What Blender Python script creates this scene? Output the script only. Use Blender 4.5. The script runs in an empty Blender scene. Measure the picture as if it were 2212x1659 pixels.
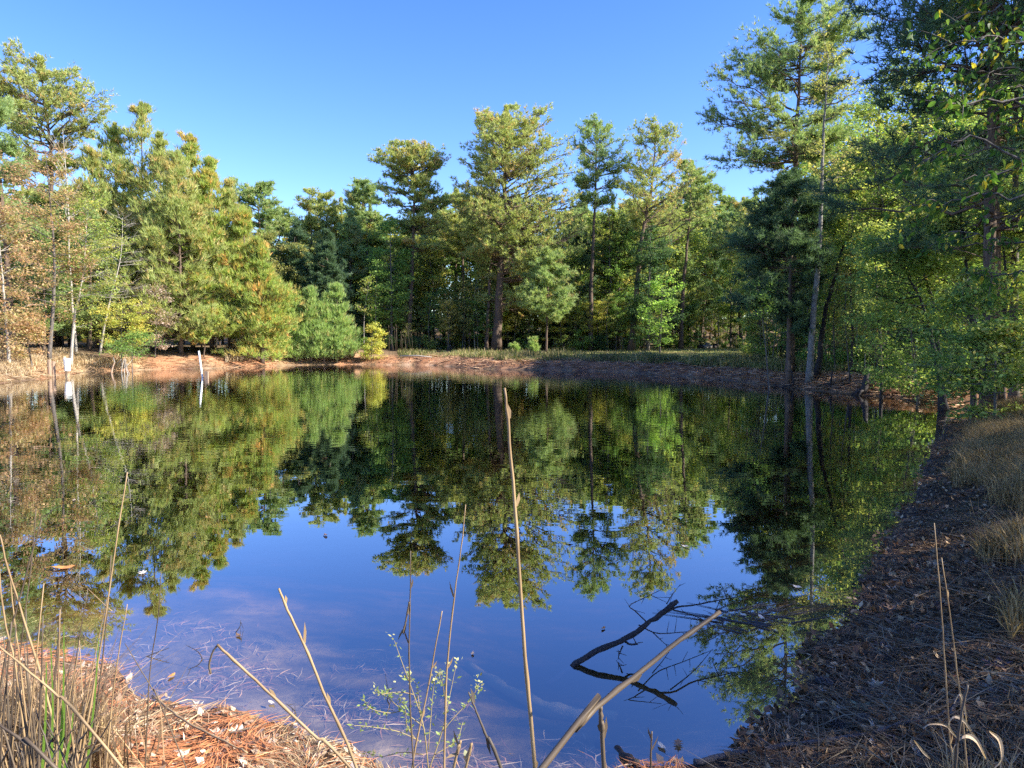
import bpy, math, random
import numpy as np
from mathutils import Vector

sc = bpy.context.scene
C = sc.collection
R = math.radians

# ------------------------------------------------------------------ camera, sky, sun
CAMZ, FPX, CX, CY, HORIZ = 2.1, 1534.0, 1106.0, 829.5, 740.0
PITCH = -math.atan((CY - HORIZ) / FPX)
cam = bpy.data.cameras.new('camera'); cam_o = bpy.data.objects.new('camera', cam); C.objects.link(cam_o)
cam.sensor_width = 36; cam.lens = 36 * FPX / 2212.0; cam.clip_start = 0.05; cam.clip_end = 3000
cam_o.location = (0, 0, CAMZ); cam_o.rotation_euler = (math.pi / 2 + PITCH, 0, 0)
sc.camera = cam_o
SUN_AZ = R(-14)      # ahead of due right (+X)
SUN_EL = R(34)
w = bpy.data.worlds.new('World'); sc.world = w; w.use_nodes = True
nt = w.node_tree; nt.nodes.clear()
sky = nt.nodes.new('ShaderNodeTexSky'); sky.sky_type = 'NISHITA'; sky.sun_disc = False
sky.sun_elevation = SUN_EL; sky.sun_rotation = math.pi / 2 - SUN_AZ
sky.altitude = 400; sky.air_density = 1.0; sky.dust_density = 0.3; sky.ozone_density = 2.5
hs = nt.nodes.new('ShaderNodeHueSaturation'); hs.inputs['Saturation'].default_value = 1.30; hs.inputs['Hue'].default_value = 0.521
hs.inputs['Value'].default_value = 1.0
bg = nt.nodes.new('ShaderNodeBackground'); bg.inputs[1].default_value = 0.13
wo = nt.nodes.new('ShaderNodeOutputWorld')
nt.links.new(sky.outputs[0], hs.inputs['Color']); nt.links.new(hs.outputs[0], bg.inputs[0]); nt.links.new(bg.outputs[0], wo.inputs[0])
sun = bpy.data.lights.new('sun', 'SUN'); sun.energy = 5.0; sun.angle = R(0.53); sun.color = (1.0, 0.93, 0.82)
sun_o = bpy.data.objects.new('sun', sun); C.objects.link(sun_o)
sd = Vector((math.cos(SUN_EL) * math.cos(SUN_AZ), math.cos(SUN_EL) * math.sin(SUN_AZ), math.sin(SUN_EL)))
sun_o.rotation_euler = (-sd).to_track_quat('-Z', 'Y').to_euler()
sun_o.location = (40, 10, 40)
sc.view_settings.view_transform = 'Standard'; sc.view_settings.look = 'None'
sc.view_settings.gamma = 1.0; sc.view_settings.use_curve_mapping = False
sc.view_settings.exposure = 1.55
sc.render.engine = 'CYCLES'
cy = sc.cycles
cy.max_bounces = 6; cy.diffuse_bounces = 4; cy.glossy_bounces = 3; cy.transmission_bounces = 4
cy.transparent_max_bounces = 6; cy.volume_bounces = 0
cy.use_denoising = False
cy.sample_clamp_indirect = 6.0
cy.use_adaptive_sampling = True; cy.adaptive_threshold = 0.012

# ------------------------------------------------------------------ pixel helpers (photo seen 2212 x 1659)
cp, sp = math.cos(PITCH), math.sin(PITCH)
def ray(X, Y):
    dx = (X - CX) / FPX; dy = (CY - Y) / FPX
    return np.array([dx, cp - dy * sp, sp + dy * cp])
def at(X, Y, d):
    r = ray(X, Y); t = d / r[1]
    return np.array([0, 0, CAMZ]) + r * t
def onz(X, Y, z=0.0):
    r = ray(X, Y); t = (z - CAMZ) / r[2]
    return np.array([0, 0, CAMZ]) + r * t

# ------------------------------------------------------------------ noise
class VN:
    def __init__(s, seed): s.t = np.random.RandomState(seed).rand(256, 256)
    def __call__(s, x, y):
        xi = np.floor(x).astype(int); yi = np.floor(y).astype(int); fx = x - xi; fy = y - yi
        fx = fx * fx * (3 - 2 * fx); fy = fy * fy * (3 - 2 * fy)
        a = s.t[xi & 255, yi & 255]; b = s.t[(xi + 1) & 255, yi & 255]
        c = s.t[xi & 255, (yi + 1) & 255]; d = s.t[(xi + 1) & 255, (yi + 1) & 255]
        return (a * (1 - fx) + b * fx) * (1 - fy) + (c * (1 - fx) + d * fx) * fy
vn = VN(5); vn2 = VN(9)
def fbm(x, y, o=4, f=vn):
    v = 0; a = 0.5; t = 0
    for i in range(o):
        v = v + a * f(x * 2 ** i + 17.3 * i, y * 2 ** i - 9.1 * i); t += a; a *= 0.5
    return v / t * 2 - 1
def sstep(a, b, x):
    t = np.clip((x - a) / (b - a), 0, 1); return t * t * (3 - 2 * t)

# ------------------------------------------------------------------ pond outline and terrain height
shore_px = [(-200, 845), (0, 829), (60, 820), (100, 815), (140, 811), (213, 802), (300, 799), (400, 797), (480, 795), (640, 789), (760, 787), (930, 789), (1050, 797),
            (1300, 802), (1480, 813), (1650, 830), (1740, 840), (1850, 852), (1930, 860), (2040, 876), (2085, 890),
            (2085, 902), (2040, 930), (2002, 965), (1990, 1010), (1960, 1070), (1930, 1120), (1885, 1220), (1830, 1350),
            (1785, 1420), (1745, 1495), (1700, 1560), (1620, 1615), (1540, 1650), (1450, 1675), (1250, 1700), (1000, 1692), (850, 1672), (770, 1650),
            (640, 1600), (500, 1555), (360, 1510), (290, 1490), (250, 1462), (180, 1425), (90, 1405), (0, 1375)]
shore = np.array([onz(x, y)[:2] for x, y in shore_px] + [(-6.2, 5.6), (-10, 7), (-18, 10), (-30, 14), (-38, 22), (-36, 30)])
def poly_sd(px, py, poly):
    d2 = np.full(px.shape, 1e18); inside = np.zeros(px.shape, bool)
    n = len(poly)
    for i in range(n):
        a = poly[i]; b = poly[(i + 1) % n]; e = b - a
        wx = px - a[0]; wy = py - a[1]
        t = np.clip((wx * e[0] + wy * e[1]) / max(e @ e, 1e-9), 0, 1)
        d2 = np.minimum(d2, (wx - e[0] * t) ** 2 + (wy - e[1] * t) ** 2)
        if a[1] != b[1]:
            c = ((a[1] > py) != (b[1] > py)) & (px < e[0] * (py - a[1]) / e[1] + a[0])
            inside ^= c
    d = np.sqrt(d2)
    return np.where(inside, -d, d)
def shore_s(x, y):
    s = poly_sd(x, y, shore)
    r = np.sqrt(x * x + y * y)
    amp = np.clip(r * 0.028, 0.08, 0.55)
    return s + 1.5 * amp * fbm(x / (amp * 5 + .25), y / (amp * 5 + .25), 4) + .10 * sstep(18, 8, r) * fbm(x * 3.1, y * 3.1, 3, vn2)
def height(x, y, s=None):
    x = np.asarray(x, float); y = np.asarray(y, float)
    if s is None: s = shore_s(x, y)
    r = np.sqrt(x * x + y * y)
    far = sstep(14, 38, r)
    left_far = sstep(-8, -16, x) * far
    near_right = sstep(0.8, 3, x) * (1 - far)
    top = 0.95 + 0.6 * left_far * sstep(-10, -18, x) + 0.35 * sstep(60, 90, r) - 0.25 * sstep(5, 20, x) * sstep(80, 50, r)
    hf = top * (1 - np.exp(-np.maximum(s, 0) / (1.3 + 2.2 * left_far)))
    hn = 0.62 * (1 - np.exp(-np.maximum(s, 0) * 0.32)) + near_right * 0.75 * (1 - np.exp(-np.maximum(s - .3, 0) * 0.22))
    land = hf * far + hn * (1 - far)
    land = land + sstep(0.05, 1.0, s) * ((.05 + .06 * near_right) * fbm(x * 0.7, y * 0.7, 4) + 0.10 * far * fbm(x * .23, y * .23, 3) + .16 * far * sstep(3.5, 1, s) * fbm(x * .8, y * .8, 3, vn2))
    hill = 7.0 * sstep(100, 200, r)
    water = -1.9 * (1 - np.exp(np.minimum(s, 0) * (0.16 - 0.07 * sstep(12, 4, r) * sstep(1.5, -1, x)))) + 0.02 * fbm(x * 1.3, y * 1.3, 3)
    return np.where(s > 0, land + hill, np.minimum(water, -0.0) - 0.002)
def hz(x, y): return float(height(np.array([x]), np.array([y]))[0])
def ground(X, Y):
    r = ray(X, Y); o = np.array([0, 0, CAMZ])
    ts = np.concatenate([np.linspace(1, 12, 400), np.linspace(12, 120, 1200)])
    p = o + ts[:, None] * r
    h = height(p[:, 0], p[:, 1])
    k = np.argmax(p[:, 2] < h)
    return np.array([p[k, 0], p[k, 1], h[k]])

# ------------------------------------------------------------------ materials
def newmat(name):
    m = bpy.data.materials.new(name); m.use_nodes = True; m.node_tree.nodes.clear(); return m, m.node_tree
def N(nt, t, **k):
    n = nt.nodes.new(t)
    for a, b in k.items(): setattr(n, a, b)
    return n
def L(nt, a, b): nt.links.new(a, b)
def foliage_mat(name, trans, rough=0.55, spec=0.25):
    m, nt = newmat(name)
    a = N(nt, 'ShaderNodeAttribute', attribute_name='tint')
    b = N(nt, 'ShaderNodeBsdfPrincipled'); b.inputs['Roughness'].default_value = rough
    b.inputs['Specular IOR Level'].default_value = spec
    t = N(nt, 'ShaderNodeBsdfTranslucent')
    g = N(nt, 'ShaderNodeMix', data_type='RGBA', blend_type='MULTIPLY'); g.inputs[0].default_value = 1
    g.inputs[7].default_value = (1.2, 1.25, 0.75, 1)
    mx = N(nt, 'ShaderNodeMixShader'); mx.inputs[0].default_value = trans
    o = N(nt, 'ShaderNodeOutputMaterial')
    L(nt, a.outputs[0], b.inputs['Base Color']); L(nt, a.outputs[0], g.inputs[6]); L(nt, g.outputs[2], t.inputs[0])
    L(nt, b.outputs[0], mx.inputs[1]); L(nt, t.outputs[0], mx.inputs[2]); L(nt, mx.outputs[0], o.inputs[0])
    return m
M_needle = foliage_mat('needle foliage', 0.45, 0.5, 0.2)
M_leaf = foliage_mat('broad leaf foliage', 0.5, 0.5, 0.15)
M_straw = foliage_mat('dry straw', 0.25, 0.6, 0.3)
M_litter = foliage_mat('fallen litter', 0.05, 0.6, 0.3)

def bark_mat(name, c1, c2, scale=1.0, vert=0.18, bump=0.6, rough=0.9):
    m, nt = newmat(name)
    tc = N(nt, 'ShaderNodeTexCoord'); mp = N(nt, 'ShaderNodeMapping'); mp.inputs['Scale'].default_value = (scale, scale, scale * vert)
    v = N(nt, 'ShaderNodeTexVoronoi', feature='DISTANCE_TO_EDGE'); v.inputs['Scale'].default_value = 9
    n = N(nt, 'ShaderNodeTexNoise'); n.inputs['Scale'].default_value = 6; n.inputs['Detail'].default_value = 8
    n2 = N(nt, 'ShaderNodeTexNoise'); n2.inputs['Scale'].default_value = 1.3; n2.inputs['Detail'].default_value = 4
    r1 = N(nt, 'ShaderNodeValToRGB'); r1.color_ramp.elements[0].color = (*[x * .35 for x in c1], 1); r1.color_ramp.elements[1].color = (*c1, 1)
    r1.color_ramp.elements[1].position = 0.12
    mx = N(nt, 'ShaderNodeMix', data_type='RGBA'); mx.inputs[7].default_value = (*c2, 1)
    b = N(nt, 'ShaderNodeBsdfPrincipled'); b.inputs['Roughness'].default_value = rough; b.inputs['Specular IOR Level'].default_value = .2
    bp = N(nt, 'ShaderNodeBump'); bp.inputs['Strength'].default_value = bump; bp.inputs['Distance'].default_value = 0.03
    o = N(nt, 'ShaderNodeOutputMaterial')
    L(nt, tc.outputs['Object'], mp.inputs[0])
    for q in (v, n): L(nt, mp.outputs[0], q.inputs['Vector'])
    L(nt, tc.outputs['Object'], n2.inputs['Vector'])
    L(nt, v.outputs['Distance'], r1.inputs[0]); L(nt, r1.outputs[0], mx.inputs[6])
    mr = N(nt, 'ShaderNodeMapRange'); mr.inputs[1].default_value = .42; mr.inputs[2].default_value = .62
    L(nt, n.outputs[0], mr.inputs[0]); L(nt, mr.outputs[0], mx.inputs[0])
    L(nt, mx.outputs[2], b.inputs['Base Color']); L(nt, v.outputs['Distance'], bp.inputs['Height']); L(nt, bp.outputs[0], b.inputs['Normal'])
    L(nt, b.outputs[0], o.inputs[0])
    return m
M_pinebark = bark_mat('pine bark plates', (0.16, 0.112, 0.08), (0.10, 0.073, 0.055))
M_greybark = bark_mat('grey hardwood bark', (0.16, 0.14, 0.12), (0.09, 0.08, 0.07), 1.6, .3, .3)
M_palebark = bark_mat('pale lichen bark', (0.42, 0.38, 0.32), (0.24, 0.22, 0.18), 1.6, .5, .2)
M_lichen = bark_mat('lichen grey bark', (0.26, 0.245, 0.22), (0.13, 0.12, 0.10), 1.6, .5, .3)
M_whitebark = bark_mat('bleached dead bark', (0.46, 0.42, 0.36), (0.30, 0.27, 0.23), 2, .3, .2)
M_darkwood = bark_mat('wet dark wood', (0.05, 0.042, 0.04), (0.025, 0.02, 0.02), 12, .3, .4, .6)
M_log = bark_mat('weathered grey branch', (0.13, 0.12, 0.12), (0.06, 0.05, 0.05), 14, .3, .4, .75)
M_sunken = bark_mat('silted sunken wood', (0.40, 0.32, 0.20), (0.28, 0.21, 0.13), 12, .3, .3, .9)
def reed_mat(name, c1, c2, sc_=(9, 9, 5), rough=.55):
    m, nt = newmat(name)
    tc = N(nt, 'ShaderNodeTexCoord'); mp = N(nt, 'ShaderNodeMapping'); mp.inputs['Scale'].default_value = sc_
    n = N(nt, 'ShaderNodeTexNoise'); n.inputs['Scale'].default_value = 1; n.inputs['Detail'].default_value = 5
    r = N(nt, 'ShaderNodeValToRGB'); r.color_ramp.elements[0].color = (*c2, 1); r.color_ramp.elements[0].position = .30
    r.color_ramp.elements[1].color = (*c1, 1); r.color_ramp.elements[1].position = .60
    b = N(nt, 'ShaderNodeBsdfPrincipled'); b.inputs['Roughness'].default_value = rough; b.inputs['Specular IOR Level'].default_value = .3
    o = N(nt, 'ShaderNodeOutputMaterial')
    L(nt, tc.outputs['Object'], mp.inputs[0]); L(nt, mp.outputs[0], n.inputs['Vector']); L(nt, n.outputs[0], r.inputs[0])
    L(nt, r.outputs[0], b.inputs['Base Color']); L(nt, b.outputs[0], o.inputs[0])
    return m
M_reed = reed_mat('dry reed stalk', (0.34, 0.235, 0.12), (0.16, 0.10, 0.05))
M_reed_grey = reed_mat('weathered reed stalk', (0.115, 0.085, 0.055), (0.06, 0.043, 0.03))
M_reed_dark = reed_mat('dark old stalk', (0.10, 0.08, 0.06), (0.05, 0.04, 0.03))
M_stem = reed_mat('green brown weed stem', (0.30, 0.24, 0.10), (0.18, 0.12, 0.06))
M_white = reed_mat('weathered white plastic', (0.80, 0.82, 0.78), (0.62, 0.66, 0.58), (2, 2, 3), .35)
M_rusty = reed_mat('rusty stained pipe', (0.55, 0.42, 0.26), (0.32, 0.16, 0.08), (5, 5, 9), .7)
M_post = reed_mat('old timber post', (0.30, 0.21, 0.14), (0.15, 0.10, 0.07), (40, 40, 5), .85)

# ground: colour of the soil kinds and some painted bank shadow carried by the mesh, fine grain by noise
def ground_mat():
    m, nt = newmat('soil and litter')
    a = N(nt, 'ShaderNodeAttribute', attribute_name='tint')
    g = N(nt, 'ShaderNodeNewGeometry')
    n = N(nt, 'ShaderNodeTexNoise'); n.inputs['Scale'].default_value = 9; n.inputs['Detail'].default_value = 9; n.inputs['Roughness'].default_value = .7
    n2 = N(nt, 'ShaderNodeTexNoise'); n2.inputs['Scale'].default_value = 1.1; n2.inputs['Detail'].default_value = 5
    r = N(nt, 'ShaderNodeMapRange'); r.inputs[1].default_value = .3; r.inputs[2].default_value = .7; r.inputs[3].default_value = .55; r.inputs[4].default_value = 1.4
    r2 = N(nt, 'ShaderNodeMapRange'); r2.inputs[1].default_value = .3; r2.inputs[2].default_value = .7; r2.inputs[3].default_value = .75; r2.inputs[4].default_value = 1.25
    mu = N(nt, 'ShaderNodeMath', operation='MULTIPLY')
    mx = N(nt, 'ShaderNodeVectorMath', operation='SCALE')
    b = N(nt, 'ShaderNodeBsdfPrincipled'); b.inputs['Roughness'].default_value = .9; b.inputs['Specular IOR Level'].default_value = .2
    bp = N(nt, 'ShaderNodeBump'); bp.inputs['Strength'].default_value = .7; bp.inputs['Distance'].default_value = .04
    o = N(nt, 'ShaderNodeOutputMaterial')
    L(nt, g.outputs['Position'], n.inputs['Vector']); L(nt, g.outputs['Position'], n2.inputs['Vector'])
    L(nt, n.outputs[0], r.inputs[0]); L(nt, n2.outputs[0], r2.inputs[0]); L(nt, r.outputs[0], mu.inputs[0]); L(nt, r2.outputs[0], mu.inputs[1])
    L(nt, a.outputs[0], mx.inputs[0]); L(nt, mu.outputs[0], mx.inputs['Scale']); L(nt, mx.outputs[0], b.inputs['Base Color'])
    L(nt, n.outputs[0], bp.inputs['Height']); L(nt, bp.outputs[0], b.inputs['Normal']); L(nt, b.outputs[0], o.inputs[0])
    return m
M_ground = ground_mat()

def water_mat():
    m, nt = newmat('pond water')
    g = N(nt, 'ShaderNodeNewGeometry')
    dt = N(nt, 'ShaderNodeVectorMath', operation='DOT_PRODUCT'); ab = N(nt, 'ShaderNodeMath', operation='ABSOLUTE'); iv = N(nt, 'ShaderNodeMath', operation='SUBTRACT'); iv.inputs[0].default_value = 1
    fr = N(nt, 'ShaderNodeMath', operation='POWER'); fr.inputs[1].default_value = 2.7
    L(nt, g.outputs['Incoming'], dt.inputs[0]); L(nt, g.outputs['Normal'], dt.inputs[1]); L(nt, dt.outputs['Value'], ab.inputs[0]); L(nt, ab.outputs[0], iv.inputs[1]); L(nt, iv.outputs[0], fr.inputs[0])
    mr = N(nt, 'ShaderNodeMapRange'); mr.inputs[3].default_value = WATER_F0; mr.inputs[4].default_value = 0.97
    tr = N(nt, 'ShaderNodeBsdfTransparent'); tr.inputs[0].default_value = (0.93, 0.95, 0.90, 1)
    gl = N(nt, 'ShaderNodeBsdfGlossy'); gl.inputs['Roughness'].default_value = 0.0; gl.inputs[0].default_value = (.95, .97, 1, 1)
    mx = N(nt, 'ShaderNodeMixShader')
    mp = N(nt, 'ShaderNodeMapping'); mp.inputs['Scale'].default_value = (1.0, 1.7, 1)
    n = N(nt, 'ShaderNodeTexNoise'); n.inputs['Scale'].default_value = 2.4; n.inputs['Detail'].default_value = 1.5; n.inputs['Roughness'].default_value = .45
    pn = N(nt, 'ShaderNodeTexNoise'); pn.inputs['Scale'].default_value = .09; pn.inputs['Detail'].default_value = 3
    pr = N(nt, 'ShaderNodeMapRange'); pr.inputs[1].default_value = .35; pr.inputs[2].default_value = .7; pr.inputs[3].default_value = .25; pr.inputs[4].default_value = 1.0
    sx = N(nt, 'ShaderNodeSeparateXYZ'); yr = N(nt, 'ShaderNodeMapRange'); yr.inputs[1].default_value = 5; yr.inputs[2].default_value = 34
    yr.inputs[3].default_value = .06; yr.inputs[4].default_value = 1.0
    mu = N(nt, 'ShaderNodeMath', operation='MULTIPLY')
    bp = N(nt, 'ShaderNodeBump'); bp.inputs['Distance'].default_value = 0.006
    o = N(nt, 'ShaderNodeOutputMaterial')
    L(nt, g.outputs['Position'], mp.inputs[0]); L(nt, mp.outputs[0], n.inputs['Vector']); L(nt, g.outputs['Position'], pn.inputs['Vector'])
    L(nt, pn.outputs[0], pr.inputs[0]); L(nt, g.outputs['Position'], sx.inputs[0]); L(nt, sx.outputs['Y'], yr.inputs[0])
    L(nt, pr.outputs[0], mu.inputs[0]); L(nt, yr.outputs[0], mu.inputs[1]); L(nt, mu.outputs[0], bp.inputs['Strength'])
    L(nt, n.outputs[0], bp.inputs['Height']); L(nt, bp.outputs[0], gl.inputs['Normal'])
    L(nt, fr.outputs[0], mr.inputs[0]); L(nt, mr.outputs[0], mx.inputs[0]); L(nt, tr.outputs[0], mx.inputs[1]); L(nt, gl.outputs[0], mx.inputs[2])
    L(nt, mx.outputs[0], o.inputs[0])
    va = N(nt, 'ShaderNodeVolumeAbsorption'); va.inputs[0].default_value = (0.80, 0.74, 0.50, 1); va.inputs[1].default_value = 3.0
    L(nt, va.outputs[0], o.inputs['Volume'])
    return m
WATER_F0 = 0.145
M_water = water_mat()

# ------------------------------------------------------------------ mesh assembly
def mk_mesh(name, V, T=None, Q=None, col=None, mats=(), smooth=False):
    me = bpy.data.meshes.new(name)
    V = np.asarray(V, np.float32).reshape(-1, 3)
    T = np.zeros((0, 3), np.int32) if T is None else np.asarray(T, np.int32).reshape(-1, 3)
    Q = np.zeros((0, 4), np.int32) if Q is None else np.asarray(Q, np.int32).reshape(-1, 4)
    me.vertices.add(len(V)); me.vertices.foreach_set('co', V.ravel())
    nl = T.size + Q.size
    me.loops.add(nl); me.loops.foreach_set('vertex_index', np.concatenate([T.ravel(), Q.ravel()]))
    me.polygons.add(len(T) + len(Q))
    me.polygons.foreach_set('loop_start', np.concatenate([np.arange(len(T)) * 3, T.size + np.arange(len(Q)) * 4]).astype(np.int32))
    me.polygons.foreach_set('use_smooth', np.full(len(T) + len(Q), bool(smooth)))
    for m in mats: me.materials.append(m)
    me.update(calc_edges=True)
    if col is not None:
        a = me.attributes.new('tint', 'FLOAT_COLOR', 'POINT')
        c = np.ones((len(V), 4), np.float32); c[:, :3] = col
        a.data.foreach_set('color', c.ravel())
    return me
def link(name, me, parent=None, loc=None):
    o = bpy.data.objects.new(name, me); C.objects.link(o)
    if parent: o.parent = parent
    if loc is not None: o.location = loc
    return o
def tag(o, label=None, cat=None, group=None, kind=None):
    if label: o['label'] = label
    if cat: o['category'] = cat
    if group: o['group'] = group
    if kind: o['kind'] = kind
    return o
def thing(name, label, cat, loc=(0, 0, 0), group=None, rz=0, s=1):
    o = bpy.data.objects.new(name, None); C.objects.link(o); o.location = [float(v) for v in loc]; o.rotation_euler = (0, 0, rz); o.scale = (s, s, s)
    o.empty_display_size = .2
    return tag(o, label, cat, group)
def unit(v): return v / np.maximum(np.linalg.norm(v, axis=-1, keepdims=True), 1e-9)

def tubes(P, Rd, k=6, cap=True):
    """P (B,N,3), Rd (B,N) -> V, Q"""
    P = np.asarray(P, float); Rd = np.asarray(Rd, float)
    if P.ndim == 2: P = P[None]; Rd = Rd[None]
    B, n, _ = P.shape
    T = unit(np.gradient(P, axis=1))
    ref = np.where(np.abs(T[..., 2:3]) > .8, np.array([1., 0, 0]), np.array([0, 0, 1.]))
    ref = np.broadcast_to(ref[:, :1], T.shape)
    U = unit(np.cross(T, ref)); W = np.cross(T, U)
    a = np.arange(k) / k * 2 * np.pi
    V = P[:, :, None] + Rd[:, :, None, None] * (np.cos(a)[:, None] * U[:, :, None] + np.sin(a)[:, None] * W[:, :, None])
    idx = np.arange(B * n * k).reshape(B, n, k)
    q = np.stack([idx[:, :-1], np.roll(idx, -1, 2)[:, :-1], np.roll(idx, -1, 2)[:, 1:], idx[:, 1:]], -1)
    return V.reshape(-1, 3), q.reshape(-1, 4)
class Acc:
    def __init__(s): s.V = []; s.T = []; s.Q = []; s.c = []; s.n = 0
    def add(s, V, T=None, Q=None, col=None):
        V = np.asarray(V).reshape(-1, 3)
        if T is not None: s.T.append(np.asarray(T).reshape(-1, 3) + s.n)
        if Q is not None: s.Q.append(np.asarray(Q).reshape(-1, 4) + s.n)
        s.V.append(V); s.n += len(V)
        if col is not None: s.c.append(np.broadcast_to(col, (len(V), 3)))
    def tube(s, pts, rad, k=6, col=None):
        pts = np.asarray(pts, float); rad = np.asarray(rad, float)
        V, Q = tubes(pts, rad, k)
        n = len(pts); 
        if pts.ndim == 2:   # close the ends
            V = np.vstack([V, pts[0], pts[-1]]); i0 = n * k; b = (n - 1) * k
            T = [(i0, (j + 1) % k, j) for j in range(k)] + [(i0 + 1, b + j, b + (j + 1) % k) for j in range(k)]
            s.add(V, T, Q, col)
        else: s.add(V, None, Q, col)
    def mesh(s, name, mats, smooth=False):
        return mk_mesh(name, np.vstack(s.V), np.vstack(s.T) if s.T else None, np.vstack(s.Q) if s.Q else None,
                       np.vstack(s.c) if s.c else None, mats, smooth)
def smooth_path(pts, n=12):
    pts = np.asarray(pts, float); m = len(pts)
    if m < 3:
        u = np.linspace(0, 1, n)[:, None]; return pts[0] * (1 - u) + pts[-1] * u
    P = np.vstack([2 * pts[0] - pts[1], pts, 2 * pts[-1] - pts[-2]])
    out = []
    for t in np.linspace(0, m - 1 - 1e-6, n):
        i = int(t); f = t - i; a, b, c, d = P[i:i + 4]
        out.append(.5 * ((2 * b) + (-a + c) * f + (2 * a - 5 * b + 4 * c - d) * f * f + (-a + 3 * b - 3 * c + d) * f ** 3))
    return np.array(out)

def needles(rng, pos, dirs, n, ln, wd, cols, spread=.9, up=.35):
    m = len(pos)
    D = dirs[:, None] * .6 + rng.normal(size=(m, n, 3)) * spread * .6; D[..., 2] += up
    D = unit(D); l = ln * rng.uniform(.65, 1.2, (m, n, 1))
    S = unit(np.cross(D, rng.normal(size=(m, n, 3)))) * wd * .5
    b = pos[:, None] + D * l * .05 * rng.uniform(-1, 1, (m, n, 1))
    V = np.stack([b + S, b + D * l, b - S], 2).reshape(-1, 3)
    Q = np.arange(m * n * 3).reshape(-1, 3)
    c = np.repeat(cols, n, 0) * rng.uniform(.8, 1.2, (m * n, 1))
    return V, Q, np.repeat(c, 3, 0)
def leaves(rng, pos, sz, cols, droop=.3, asp=.55, jit=.35):
    m = len(pos)
    D = rng.normal(size=(m, 3)); D[:, 2] = D[:, 2] * .5 - droop; D = unit(D)
    Nn = rng.normal(size=(m, 3)) * .5; Nn[:, 2] += 1
    S = unit(np.cross(D, Nn)); s = sz * rng.uniform(1 - jit, 1 + jit, (m, 1))
    V = np.stack([pos, pos + D * s * .45 + S * s * asp * .5, pos + D * s, pos + D * s * .45 - S * s * asp * .5], 1).reshape(-1, 3)
    return V, np.arange(m * 4).reshape(-1, 4), np.repeat(cols * rng.uniform(.75, 1.25, (m, 1)), 4, 0)
def pick(rng, pal, n, wts=None):
    pal = np.array(pal); wts = None if wts is None else np.array(wts) / sum(wts)
    return pal[rng.choice(len(pal), n, p=wts)]

PAL = dict(
    pine=([(.115, .165, .060), (.14, .19, .065), (.175, .205, .07), (.25, .19, .09)], [4, 4, 3, .5]),
    pine_gold=([(.14, .175, .05), (.18, .205, .058), (.22, .225, .07), (.32, .20, .08)], [3, 4, 3, 1]),
    pine_dark=([(.038, .068, .036), (.05, .085, .042), (.07, .105, .048)], [3, 3, 1]),
    pine_young=([(.125, .185, .055), (.155, .215, .06), (.19, .235, .07), (.28, .22, .09)], [3, 4, 3, .8]),
    pine_lime=([(.14, .19, .04), (.175, .215, .045), (.21, .23, .05), (.36, .20, .06)], [3, 4, 3, 1.9]),
    yellowgreen=([(.12, .17, .035), (.18, .21, .045), (.25, .24, .05), (.09, .14, .035), (.27, .18, .06)], [3, 3, 2, 2, .5]),
    green=([(.07, .13, .03), (.10, .165, .035), (.13, .19, .04)], [3, 3, 2]),
    lime=([(.13, .22, .04), (.18, .27, .05), (.24, .29, .06)], [3, 3, 1]),
    darkgreen=([(.030, .06, .025), (.04, .075, .028), (.055, .095, .032)], [3, 2, 1]),
    rust=([(.24, .135, .075), (.19, .12, .07), (.28, .19, .09), (.15, .16, .05)], [3, 2, 2, 2.5]),
    yellow=([(.30, .27, .05), (.24, .25, .045), (.17, .21, .04), (.33, .23, .05)], [3, 3, 3, 1]),
    pinkgrey=([(.27, .20, .17), (.21, .16, .14), (.32, .26, .22), (.15, .17, .07)], [3, 3, 2, 1]),
    olive=([(.14, .15, .045), (.19, .175, .05), (.11, .13, .04), (.24, .18, .06)], [3, 3, 2, 1]),
    shade=([(.07, .12, .03), (.11, .165, .035), (.15, .20, .04), (.25, .25, .045)], [3, 3, 3, 1.4]),
)

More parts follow.
